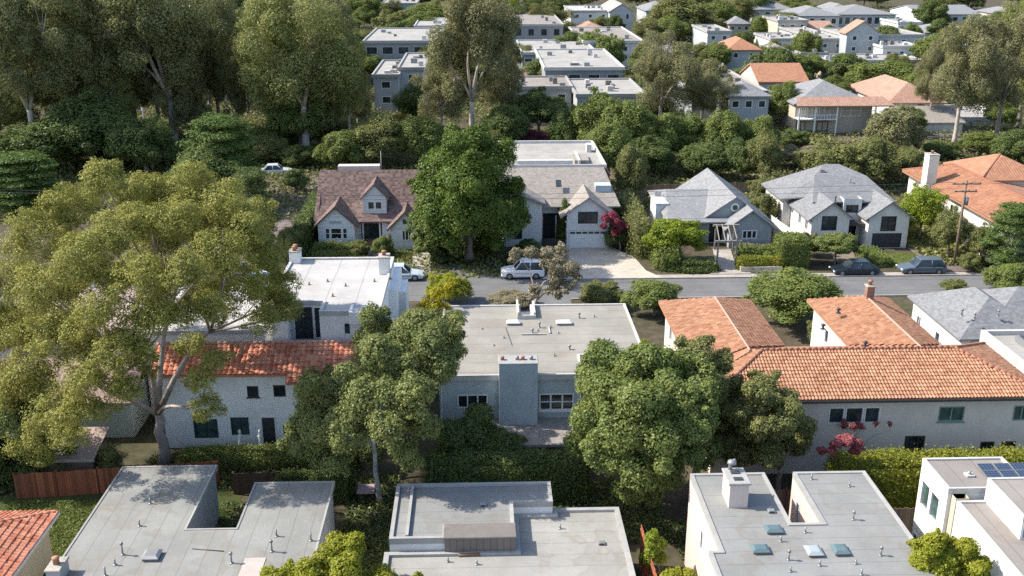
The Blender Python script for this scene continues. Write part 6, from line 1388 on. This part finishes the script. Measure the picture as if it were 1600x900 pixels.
# far belt under the top edge: look-alikes
rd = random.Random(77); k = 0
far_lab = {'mid': 'green tree in the far belt along the top edge', 'olive': 'olive-brown tree in the far belt along the top edge', 'dark': 'dark tree in the far belt along the top edge'}
for Y_, n_ in ((350, 16), (420, 22), (500, 26), (600, 26), (740, 26), (900, 24)):
    for i in range(n_):
        px = -60 + 1720 * (i + rd.uniform(.1, .9)) / n_
        if (Y_ < 430) and (885 < px < 1000 or 1300 < px < 1450 or 1225 < px < 1320 or 1435 < px < 1530): continue
        X_ = Z(px, 20, Y_)[0]; pyb = 0
        mt = rd.choice(['mid', 'olive', 'dark', 'olive']); hgt = rd.uniform(8, 14)
        pyt_ = 450 + 0
        u = math.atan2(H - hgt, Y_); pyt_ = 450 - F * math.tan(PITCH - u)
        T(rd.choice(['broad', 'dome', 'euc']), mt, px, 0, pyt_, rd.uniform(12, 19) * SC(Y_), far_lab[mt], 'far_tree', 'tree', 'far tree belt', Y=Y_ + rd.uniform(-15, 15))
# mid belt fill between the distant houses
fill = [(560, 120, 60), (700, 120, 70), (420, 130, 70), (300, 100, 70), (1150, 175, 60), (1010, 170, 60), (660, 60, 50), (760, 110, 60), (1320, 118, 50), (1445, 150, 60), (1500, 120, 60), (1560, 60, 60), (1120, 40, 50), (1150, 30, 50), (1290, 60, 30), (985, 160, 50), (880, 62, 40), (730, 55, 50), (560, 30, 60), (500, 20, 60), (400, 20, 60), (1270, 112, 36), (1210, 92, 40), (1070, 96, 40), (1035, 40, 40), (1400, 112, 40), (1545, 150, 60), (1420, 60, 30), (1100, 100, 46), (1090, 150, 40), (1165, 130, 40), (800, 150, 40), (905, 160, 36), (1005, 110, 36), (1010, 60, 40), (1200, 150, 30), (1300, 150, 40), (1380, 70, 26), (1340, 118, 30), (1460, 100, 60), (1540, 100, 60), (1590, 130, 60), (640, 90, 30), (720, 100, 50), (770, 60, 50), (590, 90, 30), (690, 30, 40), (540, 80, 60), (480, 70, 60), (1230, 40, 26), (1160, 70, 30), (1060, 130, 40), (1130, 160, 30), (960, 40, 24), (1420, 200, 40), (1440, 172, 30), (1380, 200, 40), (1560, 190, 40), (1500, 60, 40)]
rf = random.Random(5)
for _ in range(28):
    a_, b_ = rf.uniform(560, 1600), rf.uniform(28, 150)
    fill.append((a_, b_, rf.uniform(22, 38) * (1 + b_ / 150)))
fl_lab = ['leafy infill tree among the distant roofs, sunlit green', 'leafy infill tree among the distant roofs, olive brown', 'leafy infill tree among the distant roofs, dark green']
for i, (px, pyb, w_) in enumerate(fill):
    mt = ('mid', 'olive', 'dark')[i % 3]; T(('broad', 'euc', 'dome')[i % 3], mt, px, pyb + 14, pyb - w_ * .78, w_ * 1.3, fl_lab[i % 3], 'far_tree', 'tree', 'infill trees among distant roofs')
# dry weeds / ground cover in the gardens
def cover(name, label, areas, mat, L, seed):
    r = np.random.default_rng(seed); PS = []
    for (x0, x1, y0, y1, n, hh) in areas:
        PS.append(np.stack([r.uniform(x0, x1, n), r.uniform(y0, y1, n), r.uniform(.02, hh, n)], 1))
    C = np.concatenate(PS); n = len(C); N_ = r.normal(size=(n, 3)); N_[:, 2] += .8; N_ /= np.linalg.norm(N_, axis=1)[:, None]
    t = np.cross(N_, r.normal(size=(n, 3))); t /= np.linalg.norm(t, axis=1)[:, None]; b = np.cross(N_, t); s = (L * r.uniform(.5, 1.4, n))[:, None]
    v = np.stack([C + t * s * .5, C + b * s * .3, C - t * s * .5, C - b * s * .3], 1).reshape(-1, 3)
    me = bpy.data.meshes.new(name); me.vertices.add(4 * n); me.vertices.foreach_set("co", v.ravel()); me.loops.add(4 * n); me.loops.foreach_set("vertex_index", np.arange(4 * n, dtype=np.int32))
    me.polygons.add(n); me.polygons.foreach_set("loop_start", np.arange(0, 4 * n, 4, dtype=np.int32)); me.update(calc_edges=True); me.materials.append(LM[mat])
    o = bpy.data.objects.new(name, me); COL.objects.link(o); return tag(o, label, None, None, 'stuff')
cover('ground_cover', 'low weeds and clippings on the shaded near gardens', [(-8.3, -5.2, 43, 58, 5000, .35), (3.8, 11, 49.8, 57, 6000, .35), (9.2, 10.8, 38, 47, 900, .12), (21, 23, 40, 50, 2500, .3), (-22, -8, 56.5, 61.5, 6000, .3), (-16, -12.6, 46.7, 55, 2500, .25), (11, 20, 48, 52, 4000, .25)], 'dark', .2, 91)
cover('ground_cover', 'scrub and leaf litter behind the row of houses', [(-70, -20, 120, 190, 30000, .7), (-20, 60, 138, 180, 26000, .7), (16, 40, 122, 140, 6000, .5), (50, 110, 126, 175, 14000, .7), (48, 54, 100, 122, 5000, .4), (-22, 9, 98, 106, 2500, .2), (-80, 60, 188, 260, 60000, 1.2), (30, 140, 176, 300, 60000, 1.2), (-120, 200, 300, 520, 60000, 2.5)], 'olive', .5, 92)
cover('grass', 'short grass on the sunlit lawns', [(43.4, 47.8, 99.6, 104.6, 7000, .1), (-10.4, -7.5, 103.3, 107.8, 4000, .1), (-29, -21.2, 43, 55.6, 26000, .07)], 'mid', .16, 93)
bpy.context.view_layer.update()
